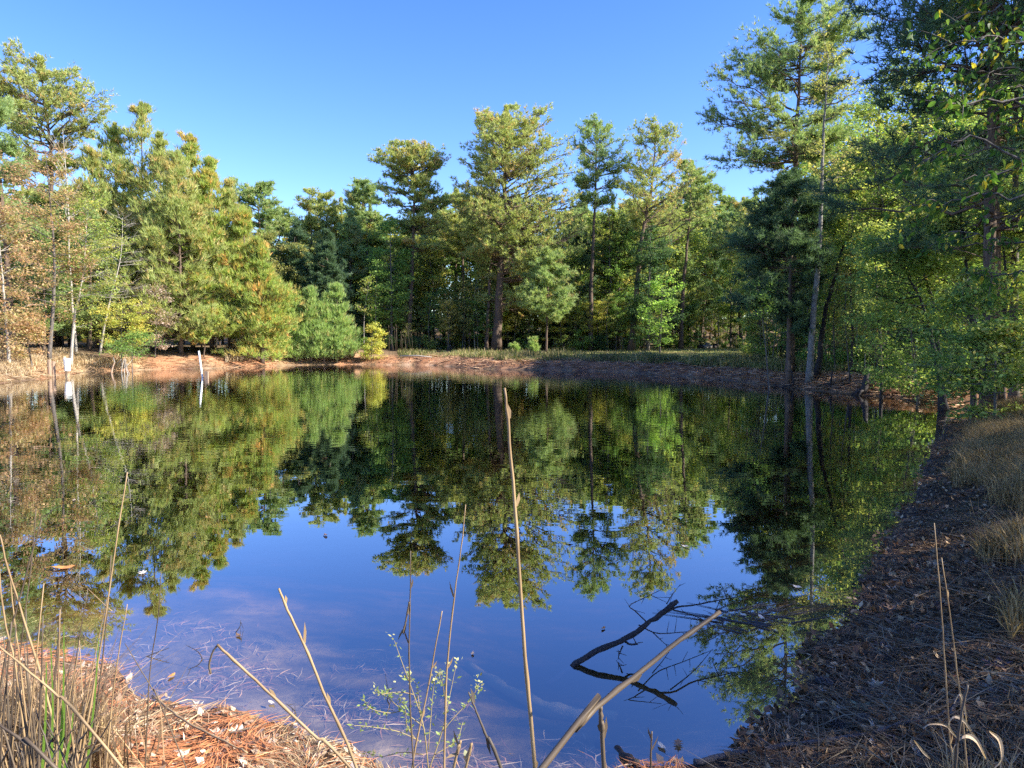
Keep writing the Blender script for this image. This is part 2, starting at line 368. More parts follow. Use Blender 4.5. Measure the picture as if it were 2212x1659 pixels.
NT_PINE, NW_PINE, COLK = 1.25, 1.15, 2.2
def gen_tree(rng, path, r0, prof, z0, z1, nl, pal, kind='pine', nt=3000, nn=8, nlen=.3, nwid=.045, rise=.45,
             sub=5, sublen=.34, bark=None, inner=.35, limb_r=.30, droop=0.0, clump=None, lsz=.17, flat=.25, sparse=0, ktr=8, stubs=0, wig=.12, tiers=0, fine=False, spread=.9, up=.35):
    """path: local trunk points; prof(z)->(left,right) crown extents. returns trunk mesh, crown mesh"""
    path = np.asarray(path, float); zp = path[:, 2]
    def tx(z): return np.stack([np.interp(z, zp, path[:, 0]), np.interp(z, zp, path[:, 1]), z], -1)
    H = zp[-1]
    wood = Acc()
    npth = smooth_path(path, 18)
    npth[1:-1, :2] += rng.normal(size=(16, 2)) * r0 * .12
    tr = r0 * (1 - np.clip(npth[:, 2] / H, 0, 1) ** 1.1 * .88); tr[0] *= 1.35; tr[1] *= 1.05
    wood.tube(npth, tr, ktr)
    # limbs
    zg = np.linspace(z0, z1, 60); wg = (np.array([sum(prof(z)) for z in zg]) + .12 * max(sum(prof(z)) for z in zg)) * np.linspace(.8, 1.5, 60); cg = np.cumsum(wg); cg = cg / cg[-1]
    zt = np.interp(rng.uniform(0, 1, nl), cg, zg)
    if tiers:
        tz = np.interp((np.arange(tiers) + rng.uniform(.15, .85, tiers)) / tiers, cg, zg); kx = rng.randint(0, tiers, nl)
        zt = np.where(rng.rand(nl) < .85, tz[kx] + rng.normal(size=nl) * (z1 - z0) / tiers * .16, zt); zt = np.clip(zt, z0, z1)
    az = rng.uniform(0, 2 * np.pi, nl)
    if tiers: az = az + .0; tshift = rng.uniform(0, 6.28, tiers)
    lr = np.array([prof(z) for z in zt])
    avg = lr.mean(1) * .85
    ca, sa = np.cos(az), np.sin(az)
    ext = np.where(ca > 0, lr[:, 1], lr[:, 0]) * ca ** 2 + avg * sa ** 2
    ext = np.maximum(ext, .3)
    Ln = ext * rng.uniform(inner, 1.0, nl) ** .6
    if tiers: Ln = Ln * (1.22 - .34 * (.5 + .5 * np.cos(az - tshift[kx])))
    tt = (zt - z0) / max(z1 - z0, .1)
    rs = Ln * (rise * (.35 + .9 * tt)) * rng.uniform(.6, 1.4, nl)
    zs = np.clip(zt - rs, z0 * .75, H * .985)
    st = tx(zs); end = tx(zt); end[:, 2] = zt
    end[:, 0] += ca * Ln; end[:, 1] += sa * Ln
    n = 7; u = np.linspace(0, 1, n)
    P = st[:, None] * (1 - u[:, None]) + end[:, None] * u[:, None]
    bow = np.sin(u * np.pi)
    P[..., 2] += (rng.uniform(-.12, .06, (nl, 1)) - droop) * Ln[:, None] * bow
    side = np.stack([-sa, ca, 0 * ca], -1)
    P += side[:, None] * (rng.normal(size=(nl, 1)) * wig * Ln[:, None] * bow)[..., None]
    P[:, 1:-1] += rng.normal(size=(nl, n - 2, 3)) * .035 * Ln[:, None, None]
    lrad = np.clip(r0 * limb_r * (Ln / max(Ln.max(), .1)) ** .9, .012, 1)[:, None] * (1 - u * .8)
    if fine: wood.tube(P, lrad, 5)
    else: wood.tube(P[:, [0, 2, 4, 6]], lrad[:, [0, 2, 4, 6]], 4)
    # sub branches
    if kind == 'pine': sub = int(sub * 1.5)
    B = np.repeat(np.arange(nl), sub); ns = len(B)
    us = rng.uniform(.25, 1.0, ns); k = us * (n - 1); ki = np.minimum(k.astype(int), n - 2); f = (k - ki)[:, None]
    base = P[B, ki] * (1 - f) + P[B, ki + 1] * f
    tang = unit(P[B, ki + 1] - P[B, ki])
    ang = rng.choice([-1, 1], ns) * rng.uniform(.3, 1.2, ns)
    c, s_ = np.cos(ang), np.sin(ang)
    D = np.stack([tang[:, 0] * c - tang[:, 1] * s_, tang[:, 0] * s_ + tang[:, 1] * c, tang[:, 2] * .6 + rng.normal(size=ns) * flat + .12], -1)
    D = unit(D)
    SL = (sublen * Ln[B] * (1.15 - .55 * us) + np.minimum(.35, .35 * Ln[B])) * rng.uniform(.6, 1.2, ns)
    m = 4; v = np.linspace(0, 1, m)
    SP = base[:, None] + D[:, None] * (SL[:, None] * v)[..., None]
    SP[..., 2] += .12 * SL[:, None] * v ** 2
    SP[:, 1:] += rng.normal(size=(ns, m - 1, 3)) * .05 * SL[:, None, None]
    if fine: wood.tube(SP, np.clip(lrad[B, ki] * .5, .007, .05)[:, None] * (1 - v * .75), 3)
    else:
        wood.tube(SP[:, [0, 3]], np.clip(lrad[B, ki] * .5, .007, .05)[:, None] * np.array([1, .3]), 3)
        if kind == 'pine' and nn > 7: nn = 7; nwid *= 1.1
    if stubs:
        zb = rng.uniform(z0 * .25, z0 * 1.05, stubs); a2 = rng.uniform(0, 2 * np.pi, stubs); l2 = rng.uniform(.4, 1.8, stubs)
        b0 = tx(zb); e0 = b0 + np.stack([np.cos(a2) * l2, np.sin(a2) * l2, rng.uniform(-.3, .4, stubs) * l2], -1)
        mid = (b0 + e0) / 2 + rng.normal(size=(stubs, 3)) * .1
        wood.tube(np.stack([b0, mid, e0], 1), np.array([.03, .018, .006])[None].repeat(stubs, 0) * max(r0 / .25, .5), 3)
    tm = wood.mesh('trunk', [bark or M_pinebark], smooth=True)
    cm = None
    if nt:
        # foliage points on sub branches and limb tips
        if kind == 'pine': nt = int(nt * NT_PINE); nwid = nwid * NW_PINE
        q = rng.randint(0, ns, nt)
        if sparse: 
            keep = rng.rand(ns) > sparse; q = q[keep[q]]
        q2 = len(q); uu = rng.uniform(.25, 1.08, q2)
        kk = np.clip(uu, 0, .999) * (m - 1); k2 = kk.astype(int); ff = (kk - k2)[:, None]
        pos = SP[q, k2] * (1 - ff) + SP[q, k2 + 1] * ff
        limbcol = pick(rng, *PAL[pal][:1], nl, PAL[pal][1])
        cc = pick(rng, *PAL[pal][:1], q2, PAL[pal][1]) * .6 + limbcol[B[q]] * .4
        cc = cc * COLK; cc = cc * .9 + cc.mean(1, keepdims=True) * .1
        if kind == 'pine':
            pos = pos + rng.normal(size=pos.shape) * nlen * .38 * np.array([1, 1, .5])
            dv = unit(SP[q, 3] - SP[q, 0])
            nl_ = max(int(q2 * .035), 20); zl = H - (H - z0) * .16 * rng.uniform(0, 1, nl_) ** 1.3; wl_ = .16 * (H - zl) + .03
            lp_ = tx(zl) + rng.normal(size=(nl_, 3)) * np.minimum(wl_, .5)[:, None] * [1, 1, .3]
            pos = np.vstack([pos, lp_]); dv = np.vstack([dv, np.tile([0, 0, 1.], (nl_, 1))]); cc = np.vstack([cc, cc[rng.randint(0, q2, nl_)]])
            V, Q, cl = needles(rng, pos, dv, nn, nlen, nwid, cc, spread, up)
        else:
            pos = pos + rng.normal(size=pos.shape) * (clump or .28) * .8 * np.array([1, 1, .42])
            V, Q, cl = leaves(rng, pos, lsz * 1.2, cc)
        # keep foliage above the ground
        cm = mk_mesh('crown', V, Q if kind == 'pine' else None, None if kind == 'pine' else Q, cl, [M_needle if kind == 'pine' else M_leaf])
    return tm, cm

TREES = {}
def put_tree(name, label, cat, base, tm, cm, group=None, rz=0, s=1):
    t = thing(name, label, cat, base, group, rz, s)
    link('trunk', tm, t)
    if cm: link('crown', cm, t)
    return t
def hero(name, label, d, path_px, outline, pal='pine', kind='pine', r=.25, nl=45, seed=1, group=None, cat='pine tree', base=None, **k):
    """path_px from the ground up; outline rows (Y, XL, XR) from top down"""
    rng = np.random.RandomState(seed)
    P = np.array([at(x, y, d) for x, y in path_px])
    bx, by = P[0, 0], d
    gz = hz(bx, by) - .08
    P[0, 2] = gz
    loc = np.array([bx, by, gz]); P = P - loc
    o = sorted([(at(0, Y, d)[2] - gz, (xl - CX) / FPX * d * 1.0, (xr - CX) / FPX * d * 1.0) for Y, xl, xr in outline])
    oz = np.array([a[0] for a in o]); ol = np.array([a[1] for a in o]) - bx; orr = np.array([a[2] for a in o]) - bx
    def prof(z):
        cx = np.interp(z, P[:, 2], P[:, 0])
        return (max(cx - np.interp(z, oz, ol), .25), max(np.interp(z, oz, orr) - cx, .25))
    k.setdefault('fine', d < 40)
    tm, cm = gen_tree(rng, P, r, prof, max(oz[0], .3), oz[-1], nl, pal, kind, **k)
    return put_tree(name, label, cat, loc, tm, cm, group)
exec_parts = []
# ------------------------------------------------------------------ terrain and water
def build_ground():
    ra = np.concatenate([[0.0], .5 * 1.0235 ** np.arange(290)])
    an = np.concatenate([np.arange(-46, 46, .38), np.arange(46, 314, 4.0)])
    th = np.radians(90 - an)
    X = ra[:, None] * np.cos(th); Y = ra[:, None] * np.sin(th)
    s = shore_s(X, Y); Z = height(X, Y, s)
    r = np.sqrt(X * X + Y * Y)
    def mixc(c, col, k): return c * (1 - k[..., None]) + np.array(col) * k[..., None]
    n1 = fbm(X * .35, Y * .35, 4); n2 = fbm(X * 1.7, Y * 1.7, 4, vn2); n3 = fbm(X * 6, Y * 6, 3, vn2)
    c = np.zeros(X.shape + (3,)) + np.array([.17, .115, .065])
    far = sstep(14, 34, r)
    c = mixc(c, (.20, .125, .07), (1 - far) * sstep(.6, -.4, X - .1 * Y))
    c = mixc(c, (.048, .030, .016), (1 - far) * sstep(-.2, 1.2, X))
    c = mixc(c, (.19, .16, .05), (1 - far) * sstep(.1, .5, n2) * sstep(2, 6, X) * .6)
    bank = sstep(5.0, 1.2, s)
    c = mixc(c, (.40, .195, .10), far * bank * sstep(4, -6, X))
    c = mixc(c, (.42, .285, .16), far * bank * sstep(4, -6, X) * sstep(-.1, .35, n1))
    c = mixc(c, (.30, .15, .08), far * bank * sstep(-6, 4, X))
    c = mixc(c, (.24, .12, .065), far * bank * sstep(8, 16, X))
    grass = sstep(1.2, 2.5, s) * far * sstep(-4, 3, X) * sstep(34, 30, X)
    c = mixc(c, (.15, .17, .045), grass * sstep(-.5, .1, n1 + .5 * n2))
    c = mixc(c, (.24, .21, .09), grass * sstep(.1, .5, n2) * .7)
    c = mixc(c, (.10, .06, .04), far * sstep(.12, .5, fbm(X * .7, Y * 1.3, 4)) * sstep(4, .5, s) * .7)  # dark patches painted in for shadow, wet soil and roots along the far bank
    c = mixc(c, (.07, .05, .04), sstep(.25, .02, s) * sstep(-.05, 0, s) * .75)
    uw = s < 0
    c[uw] = np.array([.15, .105, .06])
    c = np.where(uw[..., None], mixc(c, (.50, .36, .24), sstep(.05, .5, n2) * .7 * sstep(1.2, -.8, X)), c)
    c = c * (1 + .22 * n3[..., None]); c = np.clip(c, .01, .8)
    V = np.stack([X, Y, Z], -1); na = len(an); nr = len(ra)
    idx = np.arange(nr * na).reshape(nr, na); nx = np.roll(idx, -1, 1)
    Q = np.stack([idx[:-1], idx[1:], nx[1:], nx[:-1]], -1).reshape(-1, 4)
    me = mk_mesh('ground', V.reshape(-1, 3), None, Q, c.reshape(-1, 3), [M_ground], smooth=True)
    tag(link('ground', me), kind='structure')
build_ground()
def build_water():
    x0, x1, y0, y1, zb = -60, 22, -1.0, 84, -3.2
    V = [(x0, y0, 0), (x1, y0, 0), (x1, y1, 0), (x0, y1, 0), (x0, y0, zb), (x1, y0, zb), (x1, y1, zb), (x0, y1, zb)]
    Q = [(0, 1, 2, 3), (7, 6, 5, 4), (0, 4, 5, 1), (1, 5, 6, 2), (2, 6, 7, 3), (3, 7, 4, 0)]
    tag(link('water', mk_mesh('water', V, None, Q, None, [M_water])), kind='structure')
build_water()

# ------------------------------------------------------------------ the trees one can tell apart
hero('pine_tree', 'old spreading pine tallest on the far left, open flat-topped crown above the red-brown tree', 66,
     [(122, 742), (112, 500), (110, 330), (98, 240), (88, 130)],
     [(104, 60, 105), (125, 20, 160), (150, 5, 185), (185, -8, 225), (215, -10, 258), (250, 5, 255), (280, 20, 225), (305, 60, 170), (420, 40, 150)],
     'pine_gold', r=.34, nl=70, seed=11, nt=6500, nn=8, nlen=.34, nwid=.05, sub=8, rise=.55, inner=.5, stubs=8, tiers=5)
hero('pine_tree', 'dark pine at the left edge of the far bank, half hidden behind russet leaves', 52,
     [(30, 748), (10, 500), (-10, 300), (-15, 200)], [(200, -60, 20), (260, -80, 45), (330, -90, 60), (420, -90, 80), (520, -90, 90)],
     'pine', r=.26, nl=60, seed=12, nt=4200, nn=8, nlen=.32, nwid=.05, sub=7)
young = [(305, 224, 66, 165, 430), (248, 268, 67, 130, 360), (345, 290, 64, 210, 470), (411, 292, 66, 290, 500), (385, 330, 61, 230, 520),
         (452, 342, 64, 330, 560), (490, 392, 65, 380, 590), (525, 450, 64, 400, 610), (200, 330, 63, 60, 330), (560, 520, 63, 440, 625)]
desc = ['tallest of the bright young pines, spire just right of the old flat-topped pine', 'young pine pressed against the old flat-topped pine on its right side',
        'young pine with a blunt top left of the two thin spires', 'young pine whose thin bare leader stands clear above the slope of young pines',
        'young pine in the front row with golden tufts, below the thin leader', 'young pine on the falling skyline right of the thin leader',
        'slim young pine low on the falling skyline of the green cluster', 'young pine at the right end of the green cluster, golden tufts',
        'young pine behind the pale bare tree', 'lowest young pine of the cluster with boughs reaching toward the bright saplings']
for i, (X, Y, d, xl, xr) in enumerate(young):
    yb = 735; w_ = (xr - xl) / 2
    hero('pine_tree', desc[i], d, [(X + 6, 752), (X + 4, 560), (X, Y + 4)],
         [(Y, X - 3, X + 3), (Y + 35, X - 12, X + 12), (Y + 85, X - w_ * .33, X + w_ * .33), (Y + 150, X - w_ * .56, X + w_ * .58), (Y + 250, X - w_ * .86, X + w_ * .9), (640, X - w_, X + w_), (700, X - w_ * .9, X + w_ * .95), (722, X - w_ * .5, X + w_ * .5)],
         'pine_lime' if i % 2 else 'pine_gold', r=.17, nl=170, seed=30 + i, nt=5000, nn=7, nlen=.52, nwid=.048, spread=.6, up=.55, sub=5, rise=.5, inner=.45, group='young pines on the left bank', ktr=6)
# far pines on the skyline
hero('pine_tree', 'far pine low in the dip of the skyline right of the young pine cluster', 90, [(604, 742), (604, 560), (602, 450)],
     [(436, 588, 618), (460, 570, 640), (500, 560, 650), (560, 560, 650), (620, 570, 640)], 'pine', r=.24, nl=44, seed=54, nt=2300, nlen=.42, nwid=.07)
hero('pine_tree', 'far pine in the skyline between the airy pale pine and the small rounded top', 94, [(738, 745), (738, 560), (737, 430)],
     [(428, 725, 750), (450, 712, 762), (500, 705, 770), (560, 705, 770), (620, 715, 760)], 'pine_gold', r=.24, nl=44, seed=55, nt=2300, nlen=.42, nwid=.07)
hero('pine_tree', 'far round-topped pine showing just right of the young pine cluster', 84, [(560, 742), (562, 560), (556, 400)],
     [(382, 520, 575), (400, 500, 600), (430, 500, 615), (460, 510, 612), (500, 520, 600), (560, 530, 590)], 'pine', r=.26, nl=50, seed=51, nt=3000, nlen=.4, nwid=.07)
hero('pine_tree', 'far pale-needled pine with an airy top between two darker pines', 92, [(694, 745), (692, 560), (690, 420)],
     [(405, 670, 710), (430, 632, 735), (460, 640, 742), (500, 640, 740), (560, 650, 730)], 'pine_gold', r=.25, nl=45, seed=52, nt=2400, nlen=.4, nwid=.06)
hero('pine_tree', 'far pine with a small rounded top left of the layered pine', 90, [(786, 745), (786, 560), (784, 395)],
     [(384, 765, 800), (410, 742, 818), (450, 745, 820), (500, 750, 815), (560, 750, 815)], 'pine', r=.24, nl=45, seed=53, nt=2600, nlen=.4, nwid=.06)
for k_, (X, Y, d, hw, pl, lb) in enumerate([(640, 478, 76, 58, 'pine_dark', 'dark bushy pine behind the bright saplings, left one of a pair'),
                                        (705, 500, 74, 55, 'pine_dark', 'dark bushy pine behind the bright saplings, right one of a pair'),
                                        (755, 460, 82, 40, 'pine', 'mid-green conical pine behind the dark pair')]):
    hero('pine_tree', lb, d, [(X, 748), (X + 2, 600), (X, Y)], [(Y, X - 8, X + 8), (Y + 50, X - hw * .6, X + hw * .6), (Y + 120, X - hw, X + hw), (Y + 210, X - hw, X + hw), (715, X - hw * .7, X + hw * .7)],
         pl, r=.18, nl=70, seed=60 + k_, nt=4200, nlen=.38, nwid=.06)
hero('pine_tree', 'layered pine with crooked top, left of the tallest central pine', 80, [(880, 752), (888, 620), (893, 480), (896, 400), (880, 308)],
     [(297, 860, 925), (318, 850, 945), (335, 835, 960), (352, 822, 965), (368, 830, 950), (385, 838, 935), (405, 825, 955), (430, 822, 970), (465, 828, 972), (500, 850, 960), (520, 830, 950), (545, 860, 940)],
     'pine_gold', r=.30, nl=90, seed=21, nt=6200, nn=8, nlen=.40, nwid=.065, sub=8, inner=.6, rise=.4, flat=.10, stubs=8, tiers=7)
hero('pine_tree', 'tallest central pine with massive domed crown and thick sunlit trunk', 78, [(1072, 757), (1080, 600), (1086, 480), (1090, 380), (1094, 232)],
     [(220, 1075, 1135), (236, 1045, 1165), (265, 1030, 1180), (295, 1012, 1205), (330, 1005, 1225), (370, 985, 1225), (410, 975, 1225), (450, 975, 1245), (500, 990, 1240),
      (550, 1010, 1225), (600, 1020, 1220), (650, 1040, 1190)],
     'pine_gold', r=.50, nl=190, seed=22, nt=12500, nn=8, nlen=.40, nwid=.058, sub=9, inner=.6, rise=.35, ktr=12, stubs=12, tiers=13)
hero('pine_tree', 'slender pine with a small airy top right of the tallest central pine', 80, [(1275, 752), (1278, 600), (1285, 450), (1290, 270)],
     [(260, 1270, 1312), (275, 1245, 1335), (300, 1222, 1350), (330, 1230, 1355), (360, 1238, 1348), (390, 1245, 1340), (430, 1250, 1325), (475, 1265, 1310)],
     'pine', r=.28, nl=70, seed=23, nt=2600, nn=8, nlen=.38, nwid=.05, sub=8, inner=.5, rise=.6, stubs=14, tiers=6)
hero('pine_tree', 'bronze-tinted pine with an open forked crown and long bare limbs, leaning left at its foot', 78, [(1362, 752), (1375, 640), (1385, 520), (1408, 400), (1418, 275)],
     [(264, 1390, 1440), (280, 1360, 1470), (310, 1352, 1490), (340, 1352, 1488), (370, 1345, 1500), (400, 1340, 1540), (425, 1345, 1545), (460, 1350, 1530), (500, 1380, 1440)],
     'pine_gold', r=.34, nl=80, seed=24, nt=3400, nn=8, nlen=.36, nwid=.05, sub=8, inner=.6, rise=.7, stubs=8, tiers=6)
hero('pine_tree', 'wide-limbed pine standing right of the bronze-tinted pine', 84, [(1470, 752), (1478, 600), (1490, 450), (1495, 350)],
     [(345, 1470, 1520), (375, 1440, 1540), (410, 1400, 1548), (450, 1390, 1535), (500, 1420, 1530)], 'pine', r=.26, nl=45, seed=25, nt=3200, nlen=.38, nwid=.06, inner=.5)
# tall right pines
hero('pine_tree', 'tallest pine on the right bank with long limbs reaching left over the pond', 37, [(1706, 806), (1710, 640), (1716, 450), (1724, 220), (1732, 20)],
     [(0, 1710, 1770), (18, 1660, 1815), (50, 1625, 1832), (90, 1615, 1832), (125, 1578, 1820), (160, 1592, 1800), (200, 1545, 1790), (235, 1506, 1790), (262, 1530, 1780),
      (300, 1545, 1775), (340, 1560, 1770), (380, 1565, 1760), (425, 1640, 1740)],
     'pine', r=.22, nl=95, seed=26, nt=9500, nn=9, nlen=.24, nwid=.026, sub=8, inner=.6, rise=.25, ktr=10, stubs=14, tiers=11)
hero('pine_tree', 'dense dark-green pine standing in front of the tallest right pine', 34, [(1704, 808), (1706, 640), (1712, 480), (1718, 370)],
     [(362, 1700, 1735), (410, 1650, 1758), (460, 1620, 1768), (510, 1588, 1768), (560, 1592, 1765), (610, 1575, 1755), (650, 1580, 1750), (700, 1610, 1735), (730, 1640, 1720)],
     'pine_dark', r=.15, nl=85, seed=27, nt=9000, nn=9, nlen=.24, nwid=.026, sub=7, inner=.45, rise=.25, stubs=6, tiers=8)
hero('hardwood_tree', 'pale lichen-barked tree with light trunk rising beside the tallest right pine', 33, [(1748, 810), (1757, 680), (1772, 500), (1777, 330), (1790, 120)],
     [(70, 1770, 1820), (160, 1740, 1850), (300, 1745, 1850), (440, 1740, 1840)], 'olive', 'leaf', r=.17, nl=30, seed=28, nt=2600, lsz=.10, clump=.22, bark=M_lichen, cat='tree', sub=6, inner=.4)
hero('hardwood_tree', 'dark trunk leaning right behind the pale lichen-barked tree', 34, [(1765, 800), (1780, 690), (1812, 565), (1850, 430)],
     [(380, 1830, 1880), (460, 1800, 1900), (560, 1790, 1880)], 'yellowgreen', 'leaf', r=.15, nl=24, seed=29, nt=3000, lsz=.11, clump=.25, bark=M_darkwood, cat='tree')
hero('hardwood_tree', 'thin pale sapling leaning left at the edge of the right bank', 33, [(1664, 806), (1655, 760), (1648, 700), (1640, 630)],
     [(600, 1620, 1670), (680, 1610, 1680)], 'green', 'leaf', r=.05, nl=14, seed=31, nt=900, lsz=.10, clump=.2, bark=M_greybark, cat='tree')
# near right pine
hero('pine_tree', 'large dark near pine filling the top right corner with a long bough', 19, [(2140, 800), (2138, 500), (2144, 250), (2150, -200), (2152, -600)],
     [(-560, 2120, 2180), (-350, 1950, 2330), (-150, 1880, 2400), (-40, 1862, 2420), (60, 1900, 2420), (130, 1840, 2420), (200, 1900, 2400), (300, 1880, 2400), (400, 1760, 2380), (470, 1800, 2360), (520, 1900, 2300)],
     'pine_dark', r=.18, nl=105, seed=32, nt=13000, nn=8, nlen=.25, nwid=.022, sub=8, inner=.45, rise=.2, ktr=12, stubs=14, tiers=12)
hero('hardwood_tree', 'dark straight trunk at the right edge rising out of the yellow-lit shrubs', 21, [(2190, 850), (2192, 600), (2196, 300), (2200, -150)],
     [(-150, 2150, 2260), (100, 2090, 2330), (300, 2070, 2330), (480, 2110, 2300)], 'yellow', 'leaf', r=.13, nl=34, seed=33, nt=5200, lsz=.10, clump=.25, bark=M_greybark, cat='tree')
hero('hardwood_tree', 'multi-limbed tree with dark curving stems over the right bank shrubs', 24, [(2120, 800), (2095, 650), (2080, 520), (2075, 380)],
     [(360, 2030, 2140), (430, 1960, 2190), (520, 1890, 2220), (600, 1870, 2220), (660, 1900, 2200)], 'shade', 'leaf', r=.16, nl=52, seed=34, nt=10000, lsz=.11, clump=.22, bark=M_darkwood, cat='tree', tiers=8)
hero('hardwood_tree', 'leaning limb tree whose dark stem slants left above the water on the right', 22, [(2050, 800), (2010, 720), (1985, 640), (1940, 560)],
     [(500, 1900, 2000), (560, 1850, 2030), (640, 1835, 2040), (700, 1850, 2060)], 'shade', 'leaf', r=.10, nl=40, seed=35, nt=7000, lsz=.10, clump=.2, bark=M_darkwood, cat='tree', tiers=6)
hero('shrub', 'broad green shrub spilling over the right bank down to the water', 25, [(1985, 855), (1975, 780), (1960, 640)],
     [(600, 1930, 2000), (660, 1870, 2060), (730, 1830, 2100), (790, 1840, 2100), (830, 1900, 2090), (852, 1930, 2060)], 'shade', 'leaf', r=.06, nl=70, seed=36, nt=10500, lsz=.095, clump=.18, bark=M_greybark, cat='shrub', rise=.3, tiers=7)
hero('shrub', 'sunlit yellow-green shrub at the right edge above the grassy bank', 16, [(2150, 890), (2150, 800), (2150, 700)],
     [(690, 2120, 2190), (740, 2070, 2240), (800, 2010, 2250), (850, 2020, 2250), (890, 2060, 2240)], 'yellowgreen', 'leaf', r=.035, nl=50, seed=37, nt=6500, lsz=.085, clump=.15, bark=M_greybark, cat='shrub', rise=.25, tiers=6)

hero('shrub', 'shaded green shrub between the leaning limb and the tall dark right-hand trunk', 17, [(2100, 880), (2100, 800), (2100, 700)],
     [(600, 2050, 2150), (680, 2000, 2200), (780, 1990, 2190), (850, 2030, 2160)], 'shade', 'leaf', r=.05, nl=50, seed=38, nt=6000, lsz=.09, clump=.18, bark=M_greybark, cat='shrub', rise=.3, tiers=6)
for i, (path, tw, d_, r_, lb, sd_) in enumerate([
        ([(2036, 840), (2022, 700), (1992, 560), (1975, 400)], 40, 22.5, .09, 'dark stem curving left above the yellow-green shrub on the right', 1), ([(2104, 850), (2100, 700), (2085, 560), (2070, 380)], 45, 20.5, .085, 'slim dark trunk left of the near pine trunk', 2),
        ([(2122, 850), (2124, 700), (2128, 560), (2120, 420)], 35, 20.8, .07, 'slim dark trunk pressed against the near pine trunk', 3), ([(1905, 850), (1902, 740), (1893, 620), (1890, 480)], 35, 27, .07, 'slim straight trunk behind the tip of the broad shrub', 4),
        ([(1838, 820), (1842, 700), (1836, 600), (1842, 460)], 30, 33, .07, 'thin dark trunk right of the leaning dark trunk', 5), ([(2168, 870), (2166, 760), (2172, 620), (2160, 440)], 40, 19.5, .07, 'slim dark trunk between the near pine and the right edge', 6)]):
    X0, Y0 = path[-1]; X1, Y1 = path[1]
    hero('hardwood_tree', lb, d_, path, [(Y0 - 15, X0 - 15, X0 + 15), (Y0 + 60, X0 - tw, X0 + tw), ((Y0 + Y1) / 2 + 20, X0 - tw, X0 + tw), (Y1 - 60, X1 - tw, X1 + tw)], 'yellowgreen', 'leaf', r=r_, nl=26, seed=160 + sd_, nt=2200, lsz=.10, clump=.22, bark=M_darkwood, cat='tree', rise=.6)
# left bank hardwoods
hero('hardwood_tree', 'russet-leaved tree on the far left bank beside the white bucket', 48, [(105, 770), (118, 600), (110, 450), (95, 300)],
     [(285, 60, 120), (330, 20, 150), (400, 0, 170), (480, -20, 190), (560, -20, 200), (640, 0, 190), (690, 30, 160)], 'rust', 'leaf', r=.13, nl=75, seed=41, nt=9500, lsz=.13, clump=.3, bark=M_greybark, cat='tree', sub=6, ktr=6)
hero('hardwood_tree', 'low russet tree at the very left edge of the picture', 43, [(20, 785), (10, 650), (-5, 480)],
     [(430, -50, 30), (520, -80, 70), (600, -80, 85), (700, -70, 90), (750, -60, 80)], 'rust', 'leaf', r=.10, nl=55, seed=42, nt=7000, lsz=.13, clump=.3, bark=M_palebark, cat='tree')
hero('hardwood_tree', 'olive and yellow leaved tree with a pale leaning trunk right of the bucket', 50, [(152, 765), (160, 690), (178, 600), (190, 450)],
     [(410, 150, 230), (470, 120, 265), (560, 110, 280), (650, 120, 270), (700, 130, 240)], 'yellowgreen', 'leaf', r=.11, nl=60, seed=43, nt=8000, lsz=.13, clump=.3, bark=M_palebark, cat='tree', sub=6)
hero('bare_tree', 'bare bleached tree with upright white forks above the russet leaves', 55, [(165, 760), (150, 560), (147, 430), (135, 280)],
     [(262, 110, 160), (330, 100, 185), (420, 100, 215), (500, 110, 200)], 'rust', 'leaf', r=.10, nl=30, seed=44, nt=0, bark=M_whitebark, cat='tree', rise=1.6, sub=5)
hero('bare_tree', 'leafless grey twiggy tree leaning out right of the pale tree', 57, [(215, 758), (235, 660), (260, 560), (265, 470)],
     [(450, 230, 290), (520, 220, 320), (600, 225, 345), (650, 220, 345)], 'rust', 'leaf', r=.09, nl=44, seed=45, nt=0, bark=M_whitebark, cat='tree', rise=.3, sub=8, sublen=.45)
hero('shrub', 'bright yellow-leaved bush on the left bank below the grey twigs', 54, [(262, 775), (262, 720), (265, 660)],
     [(640, 225, 300), (670, 200, 320), (710, 200, 325), (745, 215, 315), (762, 230, 300)], 'yellow', 'leaf', r=.05, nl=46, seed=46, nt=5200, lsz=.12, clump=.2, bark=M_greybark, cat='bush', rise=.3)
hero('shrub', 'pinkish-grey leaved bush right of the yellow bush', 58, [(335, 772), (338, 700), (345, 640)],
     [(610, 320, 365), (650, 305, 375), (700, 300, 385), (745, 290, 365), (762, 300, 350)], 'pinkgrey', 'leaf', r=.05, nl=40, seed=47, nt=3600, lsz=.13, clump=.2, bark=M_greybark, cat='bush', rise=.3)
hero('shrub', 'green and white-leaved low bush behind the broken stubs on the left bank', 52.5, [(285, 778), (285, 750), (285, 725)],
     [(720, 260, 320), (745, 235, 345), (768, 240, 330)], 'green', 'leaf', r=.04, nl=30, seed=48, nt=2200, lsz=.12, clump=.2, bark=M_greybark, cat='bush', rise=.3)
hero('shrub', 'russet-leaved bush behind the timber posts', 44, [(70, 785), (60, 740), (55, 700)],
     [(670, 10, 90), (720, -10, 110), (765, -10, 100)], 'rust', 'leaf', r=.05, nl=36, seed=49, nt=3800, lsz=.12, clump=.2, bark=M_greybark, cat='bush', rise=.3)
hero('pine_tree', 'low drooping pine bough sapling at the foot of the young pines', 60.5, [(440, 765), (445, 720), (448, 672)],
     [(668, 425, 470), (690, 395, 500), (715, 380, 500), (735, 400, 490)], 'pine_lime', r=.06, nl=30, seed=50, nt=1900, nlen=.3, nwid=.05)
